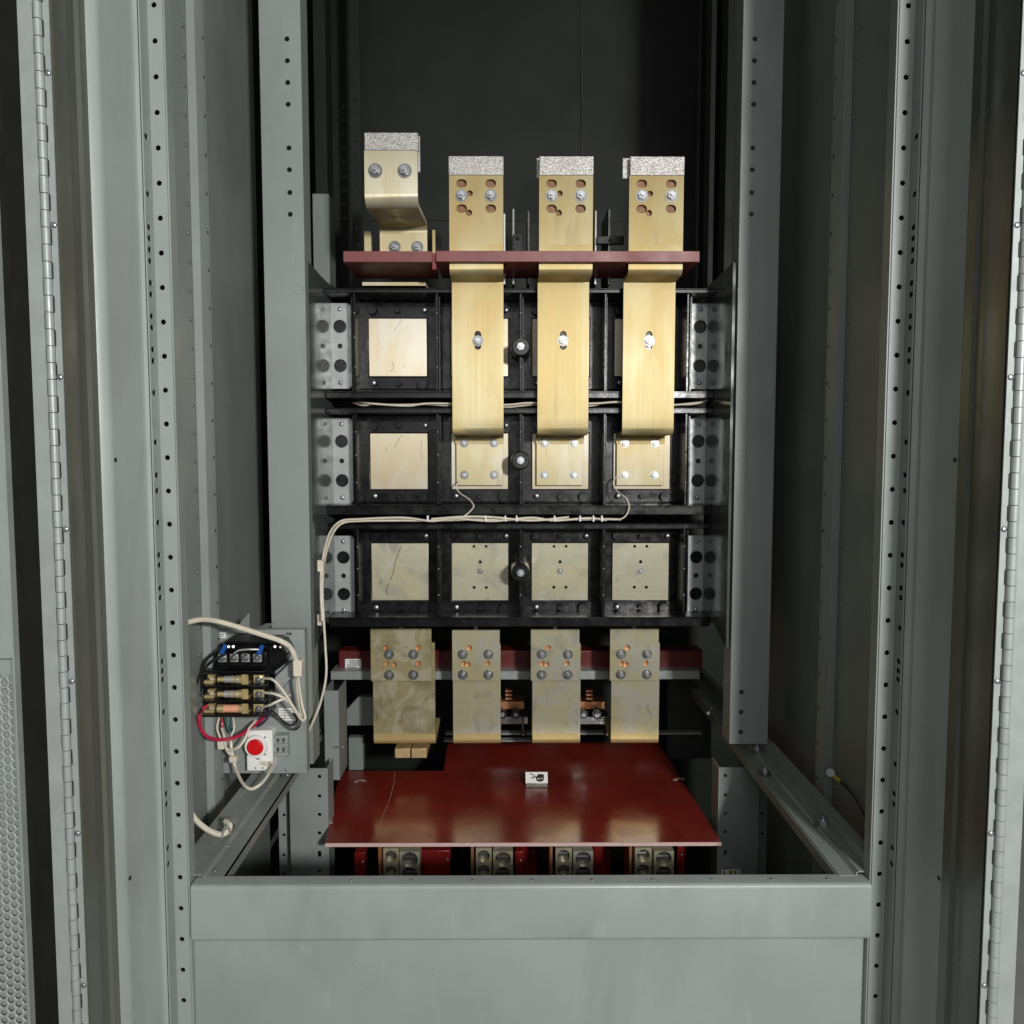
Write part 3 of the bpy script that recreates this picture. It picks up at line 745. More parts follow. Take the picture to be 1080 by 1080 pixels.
# ------------------------------------------------------------------ lower bars (four)
YLW, YLB = 1.725, 1.742
low = [((391, 455), (394, 459), 663, 'wide tarnished lower bar under the first cell'), ((477, 527), (478, 528), 664.5, 'narrow lower bar right beside the wide tarnished one'),
       ((560, 611), (561.5, 612), 664, 'narrow lower bar behind the white tag on the red shelf'), ((643.5, 694.5), (644.5, 694.8), 663.5, 'rightmost lower bar, over the shaded side of the red shelf')]
for i, ((a0, a1), (b0, b1), py, lb) in enumerate(low):
    x0, x1 = X(a0, YLW, 690), X(a1, YLW, 690); xb0, xb1 = X(b0, YLB, 760), X(b1, YLB, 760); xm = (x0+x1)/2; w = x1-x0
    t = thing('lower_busbar', lb, 'busbar', (xm, YLB, Z(787, YLB)), 'lower silvered bars hanging over the red shelf')
    z1, z0 = Z(py, YLW), Z(718, YLW); u = PX(1, YLW)
    hx = [x0+w*(.30 if i == 0 else .22), x0+w*(.70 if i == 0 else .76)]
    hz = [Z(690, YLW), Z(711.5, YLW)]
    hl = []
    hole_pos = [(hx[0]+(-4 if i == 0 else 7)*u, hz[0]+7*u), (hx[0]-3*u*(1 if i == 0 else -.3), hz[0]-10*u), (hx[0]+5.5*u, hz[0]-11*u), (hx[1]+(5 if i == 0 else -1)*u, hz[0]-10*u)]
    if i == 0: hole_pos.append((hx[1]+5*u, hz[0]+7*u))
    hl = [circ(a, b, 3.0*u, 14) for a, b in hole_pos]
    pl = part('splice_plate', MB().plate((0, YLW, 0), (1,0,0), (0,0,1), rect(x0, z0, x1, z1), hl, -.0085), 'tarn2' if i == 0 else 'tarn', t)
    part('hole_copper', MB().box((x0+.01, YLW+.0087, z0+.01), (x1-.01, YLW+.0105, z1-.03)), 'copper', t)
    zl = Z(784.5, YLB)
    zc_ = zl+.0235
    part('bar', MB().box((xb0, YLB, zc_), (xb1, YLB+.008, z1-.035)), 'tarn2' if i == 0 else 'tarn', t)
    part('bent_lip', MB().profile([(YLB+.004, zc_), (YLB+.004, zl), (YLB+.13, zl+.012)], xb0, xb1, .008, .022, 12), 'lip', t)
    part('top_stud', MB().box((xm-.004, YLW+.002, z1+.0002), (xm+.004, YLW+.006, z1+.008)), 'zincd', t)
    for xx in hx:
        for zz_ in hz: bolt(t, (xx, YLW, zz_), .88, True, rot=.3*i)
# copper laminations under the wide bar
for a, b in ((416.5, 432.5), (434, 450)):
    solo('copper_block', MB().pxbox(a, 789.5, b, 799.5, 1.76, .08), 'copl', 'copper block under the wide tarnished bar, %s of a pair' % ('left' if a < 420 else 'right'), 'block', 'copper blocks under the wide bar', .001)

# red horizontal insulator board behind the lower bars
Yq = 1.86
t = thing('red_crossbar', 'red crossbar board with a white label, behind the lower bars', 'board', (X(545, Yq), Yq, Z(709, Yq)))
part('board', MB().pxbox(357, 686, 741, 707.5, Yq, .05), 'redx', t, .003)
lbp = part('sticker', MB().pxbox(364, 695, 381, 706.5, Yq-.0006, .0004), 'white', t)
mb = MB()
for k in range(4):
    for j in range(5):
        if rnd.random() < .75: mb.pxbox(366+j*2.7, 696.5+k*2.2, 368+j*2.7+rnd.random(), 697.5+k*2.2, Yq-.0009, .0002)
part('print', mb, 'ink', lbp)
part('support_angle', MB().pxbox(349, 708.2, 738, 716.5, Yq-.03, .003).pxbox(349, 707.7, 738, 708.1, Yq-.03, .06), 'galv', t)
# copper connectors deep behind the bars
for a, l in ((537, 'between the second and third lower bars'), (622, 'between the third and fourth lower bars')):
    t = thing('copper_connector', 'copper connector with round studs '+l, 'connector', (X(a, 1.95, 750), 1.95, Z(770, 1.95)), 'copper connectors behind the lower bars')
    part('block', MB().pxbox(a-16, 740, a+16, 748, 1.95, .05), 'copper', t, .001)
    part('base', MB().pxbox(a-18, 756, a+20, 764, 1.955, .05), 'zincd', t, .001)
    for dx_ in (-7, 7):
        c = P(a+dx_, 752, 1.94); part('stud', MB().cyl((c.x, 1.93, c.z), (c.x, 1.97, c.z), .0115, n=18), 'black', t); bolt(t, (c.x, 1.93, c.z), .75, False)
    mb = MB()
    for k in range(3): mb.pxbox(a-4, 728+k*4, a+3, 730+k*4, 1.945, .02)
    part('spring', mb, 'copper', t)
mb = MB()
mb.pxbox(470, 773, 740, 775, 1.93, .02).pxbox(468, 781, 560, 782.5, 1.9, .02)
solo('rear_crossbar', mb, 'paintw', 'thin dark steel crossbar just behind the red shelf', 'bar')
for px in (551.5, 640):
    c = P(px, 760, 1.9)
    mb = MB().cyl((c.x, 1.9, Z(774, 1.9)), (c.x, 1.9, Z(757, 1.9)), .0025, n=10).cyl((c.x, 1.9, Z(757, 1.9)), (c.x, 1.9, Z(755, 1.9)), .005, n=6)
    mb.cyl((c.x, 1.9, Z(775, 1.9)), (c.x, 1.9, Z(772, 1.9)), .008, n=10)
    solo('threaded_stud', mb, 'zincd', 'upright threaded stud '+('left of the third lower bar' if px < 600 else 'left of the fourth lower bar'), 'stud', 'studs on the rear crossbar')
# lower left rear bracketry
mb = MB().sheet([(X(343, 1.62, 770), 1.70), (X(343, 1.62, 770), 1.62), (X(357, 1.62, 770), 1.62), (X(357, 1.62, 770), 1.70)], Z(822, 1.62), Z(728, 1.62), .002)
mb.cyl(P(352, 788, 1.62), P(362, 788, 1.60), .002, n=8)
solo('support_bracket', mb, 'paint', 'bluish grey folded bracket left of the wide tarnished bar', 'bracket')
mb = MB().prism([P(366, 765, 1.9), P(366, 748, 1.9), P(378, 735, 1.9), P(394, 735, 1.9), P(394, 765, 1.9)], (0, .02, 0))
solo('support_bracket', mb, 'paintw', 'dark grey bracket with slanted shoulder behind the wide tarnished bar', 'bracket')
solo('support_bracket', MB().pxbox(368, 778, 383, 812, 1.88, .02), 'paintw', 'dull upright plate behind the left rear corner of the red shelf', 'bracket')
# bracketry at the right behind the right plate
mb = MB().prism([P(704, 715, 1.95), P(726, 712, 1.95), P(750, 740, 1.95), P(750, 800, 1.95), P(704, 800, 1.95)], (0, .02, 0))
solo('support_bracket', mb, 'void', 'black bracket right of the rightmost lower bar', 'bracket')
c = P(748, 744, 1.7)
mb = MB().cyl(c, (c.x, c.y-.02, c.z), .004, n=8).cyl(P(747, 752, 1.7), P(747, 752, 1.68), .0035, n=8)
solo('hex_stud', mb, 'zinc', 'pair of small shiny studs right of the lower bars', 'stud')

# ------------------------------------------------------------------ lower red shelf
zsh = Z(889, 1.46)
poly = [(343, 889), (354, 833), (360, 813), (468, 813), (470, 797), (473, 783), (694, 783), (761, 888)]
t = thing('red_shelf', 'large glossy dark red insulating shelf under the lower bars', 'shelf', PZ(550, 889, zsh))
pts = [PZ(a, b, zsh) for a, b in poly]
part('board', MB().prism(pts, (0, 0, -.006)), 'red', t)
a, b = PZ(343, 889, zsh), PZ(761, 888, zsh)
part('front_edge', MB().box((a.x, a.y-.0012, zsh-.0072), (b.x, a.y-.0002, zsh-.0004)), 'scr', t)
def mark(pp, w):
    mb = MB(); q = [PZ(x_, y_, zsh+.0004) for x_, y_ in pp]
    for k in range(len(q)-1):
        d = (q[k+1]-q[k]); d.z = 0; n = Vector((-d.y, d.x, 0)).normalized()*w
        mb.face([q[k]-n, q[k+1]-n, q[k+1]+n, q[k]+n])
    return mb
part('scratch', mark([(416.5, 813.5), (415.5, 826), (412, 840), (407, 853), (400, 871)], .0003), 'scr', t)
part('scratch', mark([(450, 841), (470, 846)], .0004), 'redt', t)
part('scratch', mark([(650, 857), (668, 859), (678, 861)], .0006), 'redt', t)
part('scratch', mark([(652, 856), (658, 863)], .0006), 'redt', t)
part('scratch', mark([(620, 884), (633, 880.5), (636, 882)], .0006), 'redt', t)
part('scratch', mark([(642, 871), (645, 880)], .0004), 'redt', t)
part('scratch', mark([(560, 838), (580, 835), (612, 830)], .0004), 'redt', t)
mb = MB()
for k in range(22):
    a0, a1 = 2*math.pi*k/22, 2*math.pi*(k+1)/22
    q = [PZ(498+rx*math.cos(an), 824.5+ry*math.sin(an), zsh+.0004) for rx, ry, an in ((7.5, 3, a0), (7.5, 3, a1), (6.9, 2.6, a1), (6.9, 2.6, a0))]
    mb.face(q)
part('ring_mark', mb, 'redt', t)
# pale crescents, finger notches in the board
for cx, cy in ((380.5, 824), (717, 822)):
    pp = [(cx-6, cy+1.5), (cx-3, cy-.6), (cx+1, cy-1.2), (cx+5, cy)]
    part('finger_notch', mark(pp, .004), 'scr', t)
for cx, cy in ((348, 848), (348, 866)):
    part('edge_chip', mark([(cx, cy-2), (cx+1, cy+3)], .003), 'scr', t)

# white tag lying on the shelf
c = PZ(566, 830, zsh)
t = thing('paper_tag', 'small white tag with black scribble on a dark block, on the red shelf', 'tag', c)
w2 = PX(12, c.y)
part('block', MB().box((c.x-w2, c.y-.004, zsh+.0004), (c.x+w2, c.y+.012, zsh+.010)), 'zincd', t, .0008)
zl_, zh_ = zsh+.0102, zsh+.029
tp = part('paper', MB().prism([(c.x-w2, c.y-.004, zl_), (c.x+w2, c.y-.004, zl_), (c.x+w2, c.y+.011, zh_), (c.x-w2, c.y+.011, zh_)], (0, .0008, 0)), 'white', t)
def tagpt(u_, v_):   # u 0..1 across, v 0..1 up the paper
    return (c.x-w2+2*w2*u_, c.y-.0046+.015*v_, zl_+(zh_-zl_)*v_)
mb = MB()
def stroke(mb, pts, r): mb.tube([tagpt(*p) for p in pts], r, 6, 5)
stroke(mb, [(.2, .88), (.3, .80), (.4, .68), (.36, .5), (.27, .46), (.33, .52), (.44, .62), (.5, .5)], .0009)
for k in range(5): stroke(mb, [(.52+.05*k, .45), (.58+.05*k, .82)], .0011)
stroke(mb, [(.48, .5), (.52, .3), (.63, .2), (.76, .26), (.8, .5), (.81, .75)], .0016)
stroke(mb, [(.5, .62), (.65, .55), (.8, .62)], .0011)
stroke(mb, [(.55, .28), (.65, .34), (.77, .32)], .0016)
part('scribble', mb, 'ink', tp)

# ------------------------------------------------------------------ lugs and red blocks under the shelf
Yl = 1.50
lug_x = [(400.5, 404.5, 420.5, 421.5, 443), (498, 502, 518.5, 520, 541), (581, 586, 603, 604.5, 625.5), (664.5, 669.5, 687, 689.5, 710.5)]
ll = ['leftmost terminal lug under the red shelf', 'second terminal lug from the left under the red shelf', 'third terminal lug from the left under the red shelf', 'rightmost terminal lug under the red shelf']
for (c0, a0, a1, b0, b1), lb in zip(lug_x, ll):
    t = thing('terminal_lug', lb, 'lug', (X(a0, Yl, 910), Yl, Z(960, Yl)), 'terminal lugs under the red shelf')
    part('copper_strip', MB().pxbox(c0-1.2, 891.5, c0+1.6, 965, Yl-.01, .07), 'copper', t)
    for (p0, p1, yt, ph) in ((a0, a1, 894.5, 0), (b0, b1, 898, 0)):
        x0, x1 = X(p0, Yl, 920), X(p1, Yl, 920); z1 = Z(yt, Yl); xm = (x0+x1)/2; rr_ = (x1-x0)*.39
        hs = [circ(xm, z1-PX(9, Yl)-k*PX(17, Yl), rr_, 20) for k in range(4)]
        part('body', MB().plate((0, Yl, 0), (1,0,0), (0,0,1), rect(x0, Z(965, Yl), x1, z1), hs, -.03), 'tarn', t)
        part('bore', MB().box((x0+.0005, Yl+.0302, Z(965, Yl)), (x1-.0005, Yl+.034, z1-.0006)), 'void', t)
        for k in range(4):
            zc_ = z1-PX(9, Yl)-k*PX(17, Yl)
            part('set_screw', MB().cyl((xm, Yl+.012, zc_-.002), (xm, Yl+.030, zc_-.002), rr_*.86, n=18).box((xm-rr_*.8, Yl+.009, zc_-.003), (xm+rr_*.8, Yl+.0118, zc_)), 'zincd', t)
red_b = [(374, 899, 385.5, 1.56), (443.5, 897, 475, 1.57), (543, 898, 552, 1.55), (546, 890, 566, 1.64), (626, 888, 644, 1.64), (714, 892, 722, 1.62)]
rl = ['narrow red block left of the leftmost lug', 'wide red block between leftmost and second lugs', 'bright red block right of the second lug', 'dim red block left of the third lug',
      'dim red block right of the third lug', 'narrow shaded red block right of the rightmost lug']
for (a, y_, b, Yq), lb in zip(red_b, rl):
    t = thing('red_block', lb, 'insulator', (X((a+b)/2, Yq, 920), Yq, Z(965, Yq)), 'red blocks under the red shelf')
    part('block', MB().pxbox(a, y_, b, 965, Yq, .03), 'redb', t, .0015)
    screw(t, P(b-3, y_+10, Yq), .6)

# perforated lower support panels
def spanel(xa, xb, fl0, fl1, hx, label, s, fx):
    Yq = 1.53
    X0, X1 = X(xa, Yq, 870), X(xb, Yq, 870)
    t = thing('perforated_upright', label, 'panel', ((X0+X1)/2, Yq, Z(965, Yq)), 'perforated lower panels')
    lo, hi = min(X0, X1), max(X0, X1)
    hl = [circ(X(hx, Yq, y), Z(y, Yq), .0036, 12) for y in (818.5, 839, 858.5, 878, 918)] + [slot(X(hx, Yq, 898), Z(900, Yq), .007, .013)]
    part('face', MB().plate((0, Yq, 0), (1,0,0), (0,0,1), rect(lo, Z(965, Yq), hi, Z(810, Yq)), hl, -.002), 'paint', t)
    part('edge_flange', MB().box((X1, Yq+.0022, Z(965, Yq)), (X1-s*.002, Yq+.05, Z(810, Yq))), 'paint', t)
    Y2 = Yq+.04
    f0, f1 = sorted((X(fl0, Y2, 870), X(fl1, Y2, 870)))
    part('rear_flange', MB().plate((0, Y2, 0), (1,0,0), (0,0,1), rect(f0, Z(965, Y2), f1, Z(828, Y2)), [circ(X(fx, Y2, y), Z(y, Y2), .0032, 12) for y in (859, 880, 901, 921)], -.002), 'paint', t)
    return t
spanel(306, 346.5, 294, 305.5, 337, 'pale perforated panel left of the red shelf, below the control box', 1, 299.5)
tp = spanel(800, 757, 809, 800.5, 765, 'shaded perforated panel right of the red shelf', -1, 804)
Yq = 1.5296
st = part('sticker', MB().pxbox(761, 917, 781, 924, Yq-.0006, .0005), 'white', tp)
mb = MB()
for k in range(3): mb.pxbox(763+k*6, 918.5, 764.5+k*6, 922.5, Yq-.0010, .0003)
part('print', mb, 'ink', st)
st2 = part('print', MB().pxbox(770.5, 918, 773.5, 923, Yq-.0010, .0003), 'yellow', st)

# ------------------------------------------------------------------ control box at the lower left
YBX = 1.36
t = thing('control_box', 'grey control box plate on the left post holding fuses and a red button', 'box', (X(275, YBX, 740), YBX, Z(815, YBX)))
x0, x1 = X(226.5, YBX, 740), X(321, YBX, 740); z0, z1 = Z(815, YBX), Z(664, YBX)
part('face', MB().box((x0, YBX, z0), (x1, YBX+.002, z1)), 'paint', t, .0006)
part('side_flange', MB().box((x1, YBX+.0022, z0), (x1+.002, YBX+.022, z1)), 'paint', t)
part('side_flange', MB().box((x0, YBX+.0022, z0), (x0+.002, YBX+.03, z1)), 'paint', t)
part('top_flange', MB().box((x0+.0022, YBX+.0022, z1-.002), (x1-.0002, YBX+.018, z1)), 'paint', t)
s1 = part('sticker', MB().pxbox(229, 667, 238.5, 673, YBX-.0007, .0005), 'white', t)
part('print', MB().pxbox(231, 669, 236.5, 669.7, YBX-.0011, .0003).pxbox(231, 670.6, 235.5, 671.3, YBX-.0011, .0003), 'zincd', s1)
mb = MB()
for a in (250.5, 253, 255.2, 257.6, 260, 262.5): mb.pxbox(a, 667.6, a+1.7, 670.2, YBX-.0007, .0005)
for a in (302, 304.2, 306): mb.pxbox(a, 667.2, a+1.4, 669.8, YBX-.0007, .0005)
part('print', mb, 'ink', t)
s2 = part('sticker', MB().pxbox(294, 747, 311, 760, YBX-.0007, .0005), 'white', t)
mb = MB()
for k in range(4): mb.pxbox(295, 749+k*2.8, 310, 749.5+k*2.8, YBX-.0011, .0003)
mb.pxbox(300, 748, 300.4, 759.5, YBX-.0011, .0003)
part('print', mb, 'zincd', s2)
for px, py in ((301, 675), (302, 812), (303, 818)): screw(t, P(px, py, YBX), .5)
mb = MB().prism([P(248, 664, YBX+.01), P(262, 647, YBX+.04), P(262, 664, YBX+.04)], (.002, 0, 0))
part('top_tab', mb, 'paint', t); mb = MB()
mb.prism([P(270, 663.6, YBX+.03), P(281, 658, YBX+.06), P(290, 658, YBX+.06), P(279, 663.6, YBX+.03)], (0, 0, .001))
part('top_tab', mb, 'paint', t)

# transformer with terminal strip
Yt = 1.29
t = thing('terminal_block', 'black terminal block with four silver screws and blue tipped wires', 'terminal block', (X(265, Yt, 700), YBX, Z(711, Yt)))
part('body', MB().prism([P(232, 679, Yt+.02), P(296, 678, Yt+.02), P(303, 690, Yt+.02), P(296, 704, Yt+.02), P(284, 712, Yt+.02), P(222, 712, Yt+.02)], (0, YBX-Yt-.021, 0)), 'black', t, .002)
part('strip', MB().pxbox(228, 688, 281, 703, Yt, .019), 'black', t, .001)
part('lid', MB().pxbox(236.5, 676.5, 292, 679.5, Yt-.004, .05), 'black', t, .001)
for px in (234.5, 247, 259, 271.5):
    o = bolt(t, P(px, 693.5, Yt), .62, True)
for px in (234.5, 247, 259, 271.5): part('terminal_plate', MB().pxbox(px-4.2, 690, px+4.2, 698, Yt-.0008, .0006), 'tin', t)
part('jumper', MB().tube([P(247, 689, Yt-.006), P(252, 686, Yt-.010), P(262, 685, Yt-.012), P(273, 685, Yt-.010)], .0016), 'tin', t)
for px in (241, 246, 290, 296, 303): part('terminal_pin', MB().cyl(P(px, 682, Yt+.018), P(px, 682, Yt+.012), .0022, n=10), 'zincd', t)
for a in ((234, 688), (237.5, 681)), ((273, 689), (276.5, 681.5)):
    part('ferrule', MB().cyl(P(*a[0], Yt-.006), P(*a[1], Yt-.010), .0042, .0036, n=12), 'blue', t)

# fuse holder with three fuses
t = thing('fuse_holder', 'black three pole fuse holder with two silver fuses and an orange one', 'fuse holder', (X(245, Yt, 730), YBX, Z(755, Yt)))
Yh = 1.315
mb = MB().pxbox(211, 711, 283, 756, Yh, YBX-Yh-.0006)
for py in (708.5, 724, 739.8, 755): mb.pxbox(214, py-.8, 279, py+1.2, Yh-.022, .0217)
part('base', mb, 'black', t, .001)
for k, py in enumerate((716.5, 732, 747.3)):
    c0, c1 = P(231, py, Yh-.010), P(262, py, Yh-.010)
    def lx(px): return P(px, py, Yh-.010)
    fu = part('fuse', MB().cyl(lx(237), lx(252.5), .0058 if k < 2 else .0066, n=18), 'tin' if k < 2 else 'orange', t, label='silver bodied fuse' if k < 2 else 'orange paper bodied fuse')
    mb = MB().cyl(lx(230), lx(236.9), .0045 if k < 2 else .0072, n=18).cyl(lx(252.6), lx(261), .0072, n=18)
    if k < 2: mb.cyl(lx(244), lx(245.5), .0066, n=18).cyl(lx(249), lx(251.5), .0068, n=18)
    part('cap', mb, 'brass', fu)
    mb = MB().pxbox(255, py-5, 261.5, py+5.5, Yh-.0185, .001).pxbox(255, py+4.5, 261.5, py+5.5, Yh-.018, .017)
    mb2 = MB()
    mb2.pxbox(219, py-4.5, 225.5, py-1.5, Yh-.012, .011).pxbox(215, py+1.5, 225.5, py+4.5, Yh-.012, .011)
    part('clip', mb, 'brass', t)
    part('clip', mb2, 'brass', t)
    bolt(t, P(273, py, Yh-.002), .7, False, 'terminal_screw')
    part('terminal', MB().pxbox(267.5, py-4.5, 278.5, py+5, Yh-.002, .0018), 'brass', t)
    part('terminal', MB().pxbox(221, py-5, 226, py+4, Yh-.004, .0038), 'tin', t)

# red push button on its white housing
Yu = 1.335
t = thing('push_button', 'round red push button on a white housing', 'button', (X(274, Yu, 790), YBX, Z(813, Yu)))
part('housing', MB().pxbox(260, 770.5, 287.5, 813, Yu, YBX-Yu-.0006), 'white', t, .0012)
c = P(270.5, 786.5, Yu)
part('ring', MB().cyl((c.x, Yu-.0002, c.z), (c.x, Yu-.006, c.z), PX(12.6, Yu), PX(11.6, Yu), n=36), 'white', t, .0006)
part('cap', MB().cyl((c.x, Yu-.0062, c.z), (c.x, Yu-.010, c.z), PX(9, Yu), PX(8.6, Yu), n=36), 'button', t, .0012)
mb = MB()
for k in range(4):
    an = R(45+90*k); mb.cyl((c.x+PX(13.5, Yu)*math.cos(an), Yu-.0002, c.z+PX(13.5, Yu)*math.sin(an)), (c.x+PX(13.5, Yu)*math.cos(an), Yu-.002, c.z+PX(13.5, Yu)*math.sin(an)), .0012, n=10)
for px, py in ((269.5, 810), (277, 810)): mb.cyl(P(px, py, Yu-.0002), P(px, py, Yu-.0012), .0014, n=10)
mb.pxbox(270, 800, 274, 801, Yu-.0008, .0006)
part('marks', mb, 'ink', t)
part('cover_flap', MB().pxbox(274, 803, 287, 807, Yu-.003, .0028), 'cable', t, .0008)
t = thing('terminal_strip', 'small clear terminal strip right of the red button', 'terminal strip', (X(296, 1.345, 785), YBX, Z(799, 1.345)))
mb = MB().pxbox(289.5, 775, 303, 798, 1.345, .0143)
for py in (776, 785, 794): mb.pxbox(289, py, 303.6, py+3, 1.339, .0058)
part('body', mb, 'galv', t, .0006)
mb = MB()
for py in (781, 790.5):
    for px in (293, 299): mb.pxbox(px-1.6, py-2, px+1.6, py+2, 1.3446, .0003)
part('openings', mb, 'zincd', t)

# ------------------------------------------------------------------ cables and wires
def wire(name, pts, r, m, label, cat='wire', group=None, extra=None):
    mb = MB().tube([P(*p) for p in pts], r)
    if extra:
        for e in extra: mb.tube([P(*p) for p in e], r)
    return solo(name, mb, m, label, cat, group)
wire('white_cable', [(184, 661, 1.2), (196, 657, 1.22), (212, 653.5, 1.24), (228, 655, 1.26), (250, 661, 1.27), (275, 669, 1.27), (296, 676, 1.27), (307, 684, 1.28), (312.5, 698, 1.29), (314, 712, 1.30)], .0042, 'cable',
     'thick off white cable arching over the top of the control box', 'cable')
wire('white_wire', [(314, 710, 1.295), (316, 728, 1.30), (319, 745, 1.30), (322, 757, 1.30), (318, 759, 1.30), (309, 745, 1.29), (298, 728, 1.285), (288, 717, 1.285), (278, 715.5, 1.3)], .0022, 'cable', 'white wire from the top fuse terminal out to the box edge', 'wire', 'white wires at the fuse holder')
wire('white_wire', [(313, 711, 1.30), (314, 730, 1.305), (317, 748, 1.31), (320, 755, 1.31), (312, 750, 1.30), (302, 738, 1.29), (290, 732, 1.285), (278, 730.5, 1.3)], .0022, 'cable', 'white wire from the middle fuse terminal out to the box edge', 'wire', 'white wires at the fuse holder')
wire('white_wire', [(278, 745.5, 1.3), (285, 743.5, 1.285), (292, 740, 1.285), (299, 737, 1.29), (306, 733, 1.31)], .0022, 'cable', 'short white wire from the bottom fuse terminal', 'wire', 'white wires at the fuse holder')
mb = MB().pxbox(308.5, 697, 318, 714, 1.285, .02)
solo('cable_tie', mb, 'cable', 'pale tie block clamping the thick cable by the box edge', 'tie', bevel=.002)
mb = MB().prism([P(290, 714, 1.33), P(308, 697, 1.33), P(308, 713, 1.33), P(294, 731, 1.33), P(290, 731, 1.33)], (0, .028, 0))
solo('wire_guard', mb, 'galv', 'slanted grey guard plate right of the fuse holder', 'guard', bevel=.001)
wire('red_wire', [(219, 744, 1.29), (212, 750, 1.285), (210, 760, 1.28), (213, 771, 1.28), (222, 778.5, 1.28), (236, 780, 1.28), (250, 777, 1.29), (262, 769.5, 1.31), (272, 762, 1.33), (280, 755, 1.345)], .0028, 'wirered', 'thick red wire looping under the fuse holder')
wire('black_wire', [(234, 683, 1.28), (224, 690, 1.28), (216, 698, 1.285), (213, 706, 1.29), (213, 718, 1.30), (211, 735, 1.31), (212, 748, 1.31)], .0022, 'wireblk', 'black wire curving down left of the terminal block')
wire('black_wire', [(284, 752, 1.33), (294, 757, 1.33), (303, 766, 1.335), (311, 769.5, 1.335), (316, 765, 1.335), (317, 757, 1.34)], .0016, 'wireblk', 'thin black wire looped above the clear terminal strip')
wire('green_wire', [(238, 757, 1.33), (241, 764, 1.325), (243, 771, 1.33), (248, 768, 1.335)], .002, 'green', 'short green wire below the fuse holder')
wire('pink_wire', [(234, 757, 1.325), (234.5, 766, 1.32), (235, 774, 1.325)], .002, 'wirered', 'short red wire hanging straight below the orange fuse')
wire('white_wire', [(234, 768, 1.31), (236.5, 777, 1.30), (238, 788, 1.30), (242, 791, 1.30), (251, 788.5, 1.295), (258, 780, 1.3), (263, 768, 1.31), (270, 760, 1.33)], .0022, 'cable', 'white wire crossing the red loop left of the red button', 'wire')
wire('white_cable', [(243.5, 782, 1.315), (245, 796, 1.31), (248, 808, 1.31), (253, 821, 1.285), (259, 829.5, 1.265), (266, 832, 1.26), (275, 827, 1.265), (283, 817, 1.29), (288, 806, 1.325)], .0026, 'cable', 'white cable hanging in a loop below the control box', 'cable')
mb = MB().pxbox(241, 798.5, 249, 805, 1.302, .014).pxbox(228.5, 780.5, 236, 791, 1.30, .03)
solo('cable_tie', mb, 'cable', 'pale tie on the hanging cable left of the red button', 'tie', bevel=.002)
wire('white_cable', [(186, 838, 1.13), (197, 851, 1.13), (207, 865, 1.13), (219, 875, 1.125), (232, 880, 1.12), (240, 877, 1.12), (242.5, 870, 1.125), (238, 866, 1.135)], .0040, 'cable', 'thick white cable entering low over the left base rail', 'cable')
wire('black_wire', [(238, 690, 1.275), (226, 696, 1.272), (217, 704, 1.278), (209, 716, 1.29), (208, 730, 1.30), (214, 733.5, 1.302)], .0020, 'wireblk', 'black wire bowing out left to the middle fuse clip')
wire('black_wire', [(213, 748, 1.28), (208, 758, 1.285), (209, 772, 1.30), (217, 783, 1.33), (229, 787, 1.345), (240, 786, 1.35)], .0018, 'wireblk', 'black wire running just under the red loop')
wire('purple_wire', [(278, 748, 1.31), (283, 754, 1.315), (279, 761, 1.325), (272, 766, 1.335)], .0021, 'purple', 'short dark purple wire right below the fuse holder')
wire('black_wire', [(283, 745, 1.33), (291, 753, 1.335), (301, 762, 1.34), (309, 765, 1.34), (313, 759, 1.34), (309, 752, 1.345)], .0015, 'wireblk', 'thin black inner wire nested in the loop right of the button')
wire('white_wire', [(231, 757, 1.325), (229, 768, 1.315), (233, 780, 1.31), (238, 790, 1.31), (244, 797, 1.312)], .0019, 'cable', 'white wire hanging down from the left end of the fuse holder', 'wire')
wire('white_wire', [(246, 757, 1.33), (247, 768, 1.32), (243, 780, 1.315), (245, 793, 1.313)], .0016, 'cable', 'thin white wire from the middle of the fuse holder to the pale tie', 'wire')
wire('white_wire', [(286, 804, 1.322), (283, 806.5, 1.325), (278, 805, 1.328)], .0017, 'cable', 'short white wire end on the lower right of the button housing', 'wire')
t = thing('cable_clamp', 'small steel clamp and bolt holding the low thick cable on the left base rail', 'clamp', P(240, 876, 1.13))
part('strap', MB().tube([P(234, 884, 1.118), P(236.5, 874, 1.112), P(241, 872, 1.112), P(243, 880, 1.118)], .0016), 'galv', t)
part('foot', MB().pxbox(236, 868, 247, 873.5, 1.128, .014), 'galv', t, .0006)
bolt(t, P(242.5, 871, 1.1275), .55, True)
# white harness along the insulators
ya = 1.615
wire('wiring_harness', [(322, 777, 1.47), (328, 766, 1.47), (338, 741, 1.48), (344, 712, 1.49), (343, 680, 1.50), (341.5, 655, 1.50), (340, 625, 1.51), (341, 600, 1.53), (345, 579, 1.56), (352, 561, 1.59), (362, 551.5, 1.61), (380, 549.5, ya), (420, 549, ya), (460, 549, ya), (500, 548, ya), (545, 548.5, ya), (600, 548, ya), (640, 547.5, ya), (655, 548, ya)], .0023, 'cable',
     'off white wiring harness between middle and bottom insulator rows', 'cable',
     extra=[[(340, 655, 1.49), (338.5, 625, 1.50), (339, 600, 1.52), (343, 577, 1.55), (349, 560, 1.58), (360, 549.5, 1.605), (380, 547.5, ya-.004), (425, 546, ya-.004), (455, 549.5, ya-.006), (480, 547, ya-.004), (520, 549.5, ya-.004), (560, 546, ya-.006), (585, 549, ya-.006), (620, 546.5, ya-.004), (640, 548.5, ya-.006)],
            [(455, 547.5, ya-.008), (490, 545, ya-.008), (520, 545.5, ya-.008), (560, 549, ya-.008), (600, 545.5, ya-.008)]])
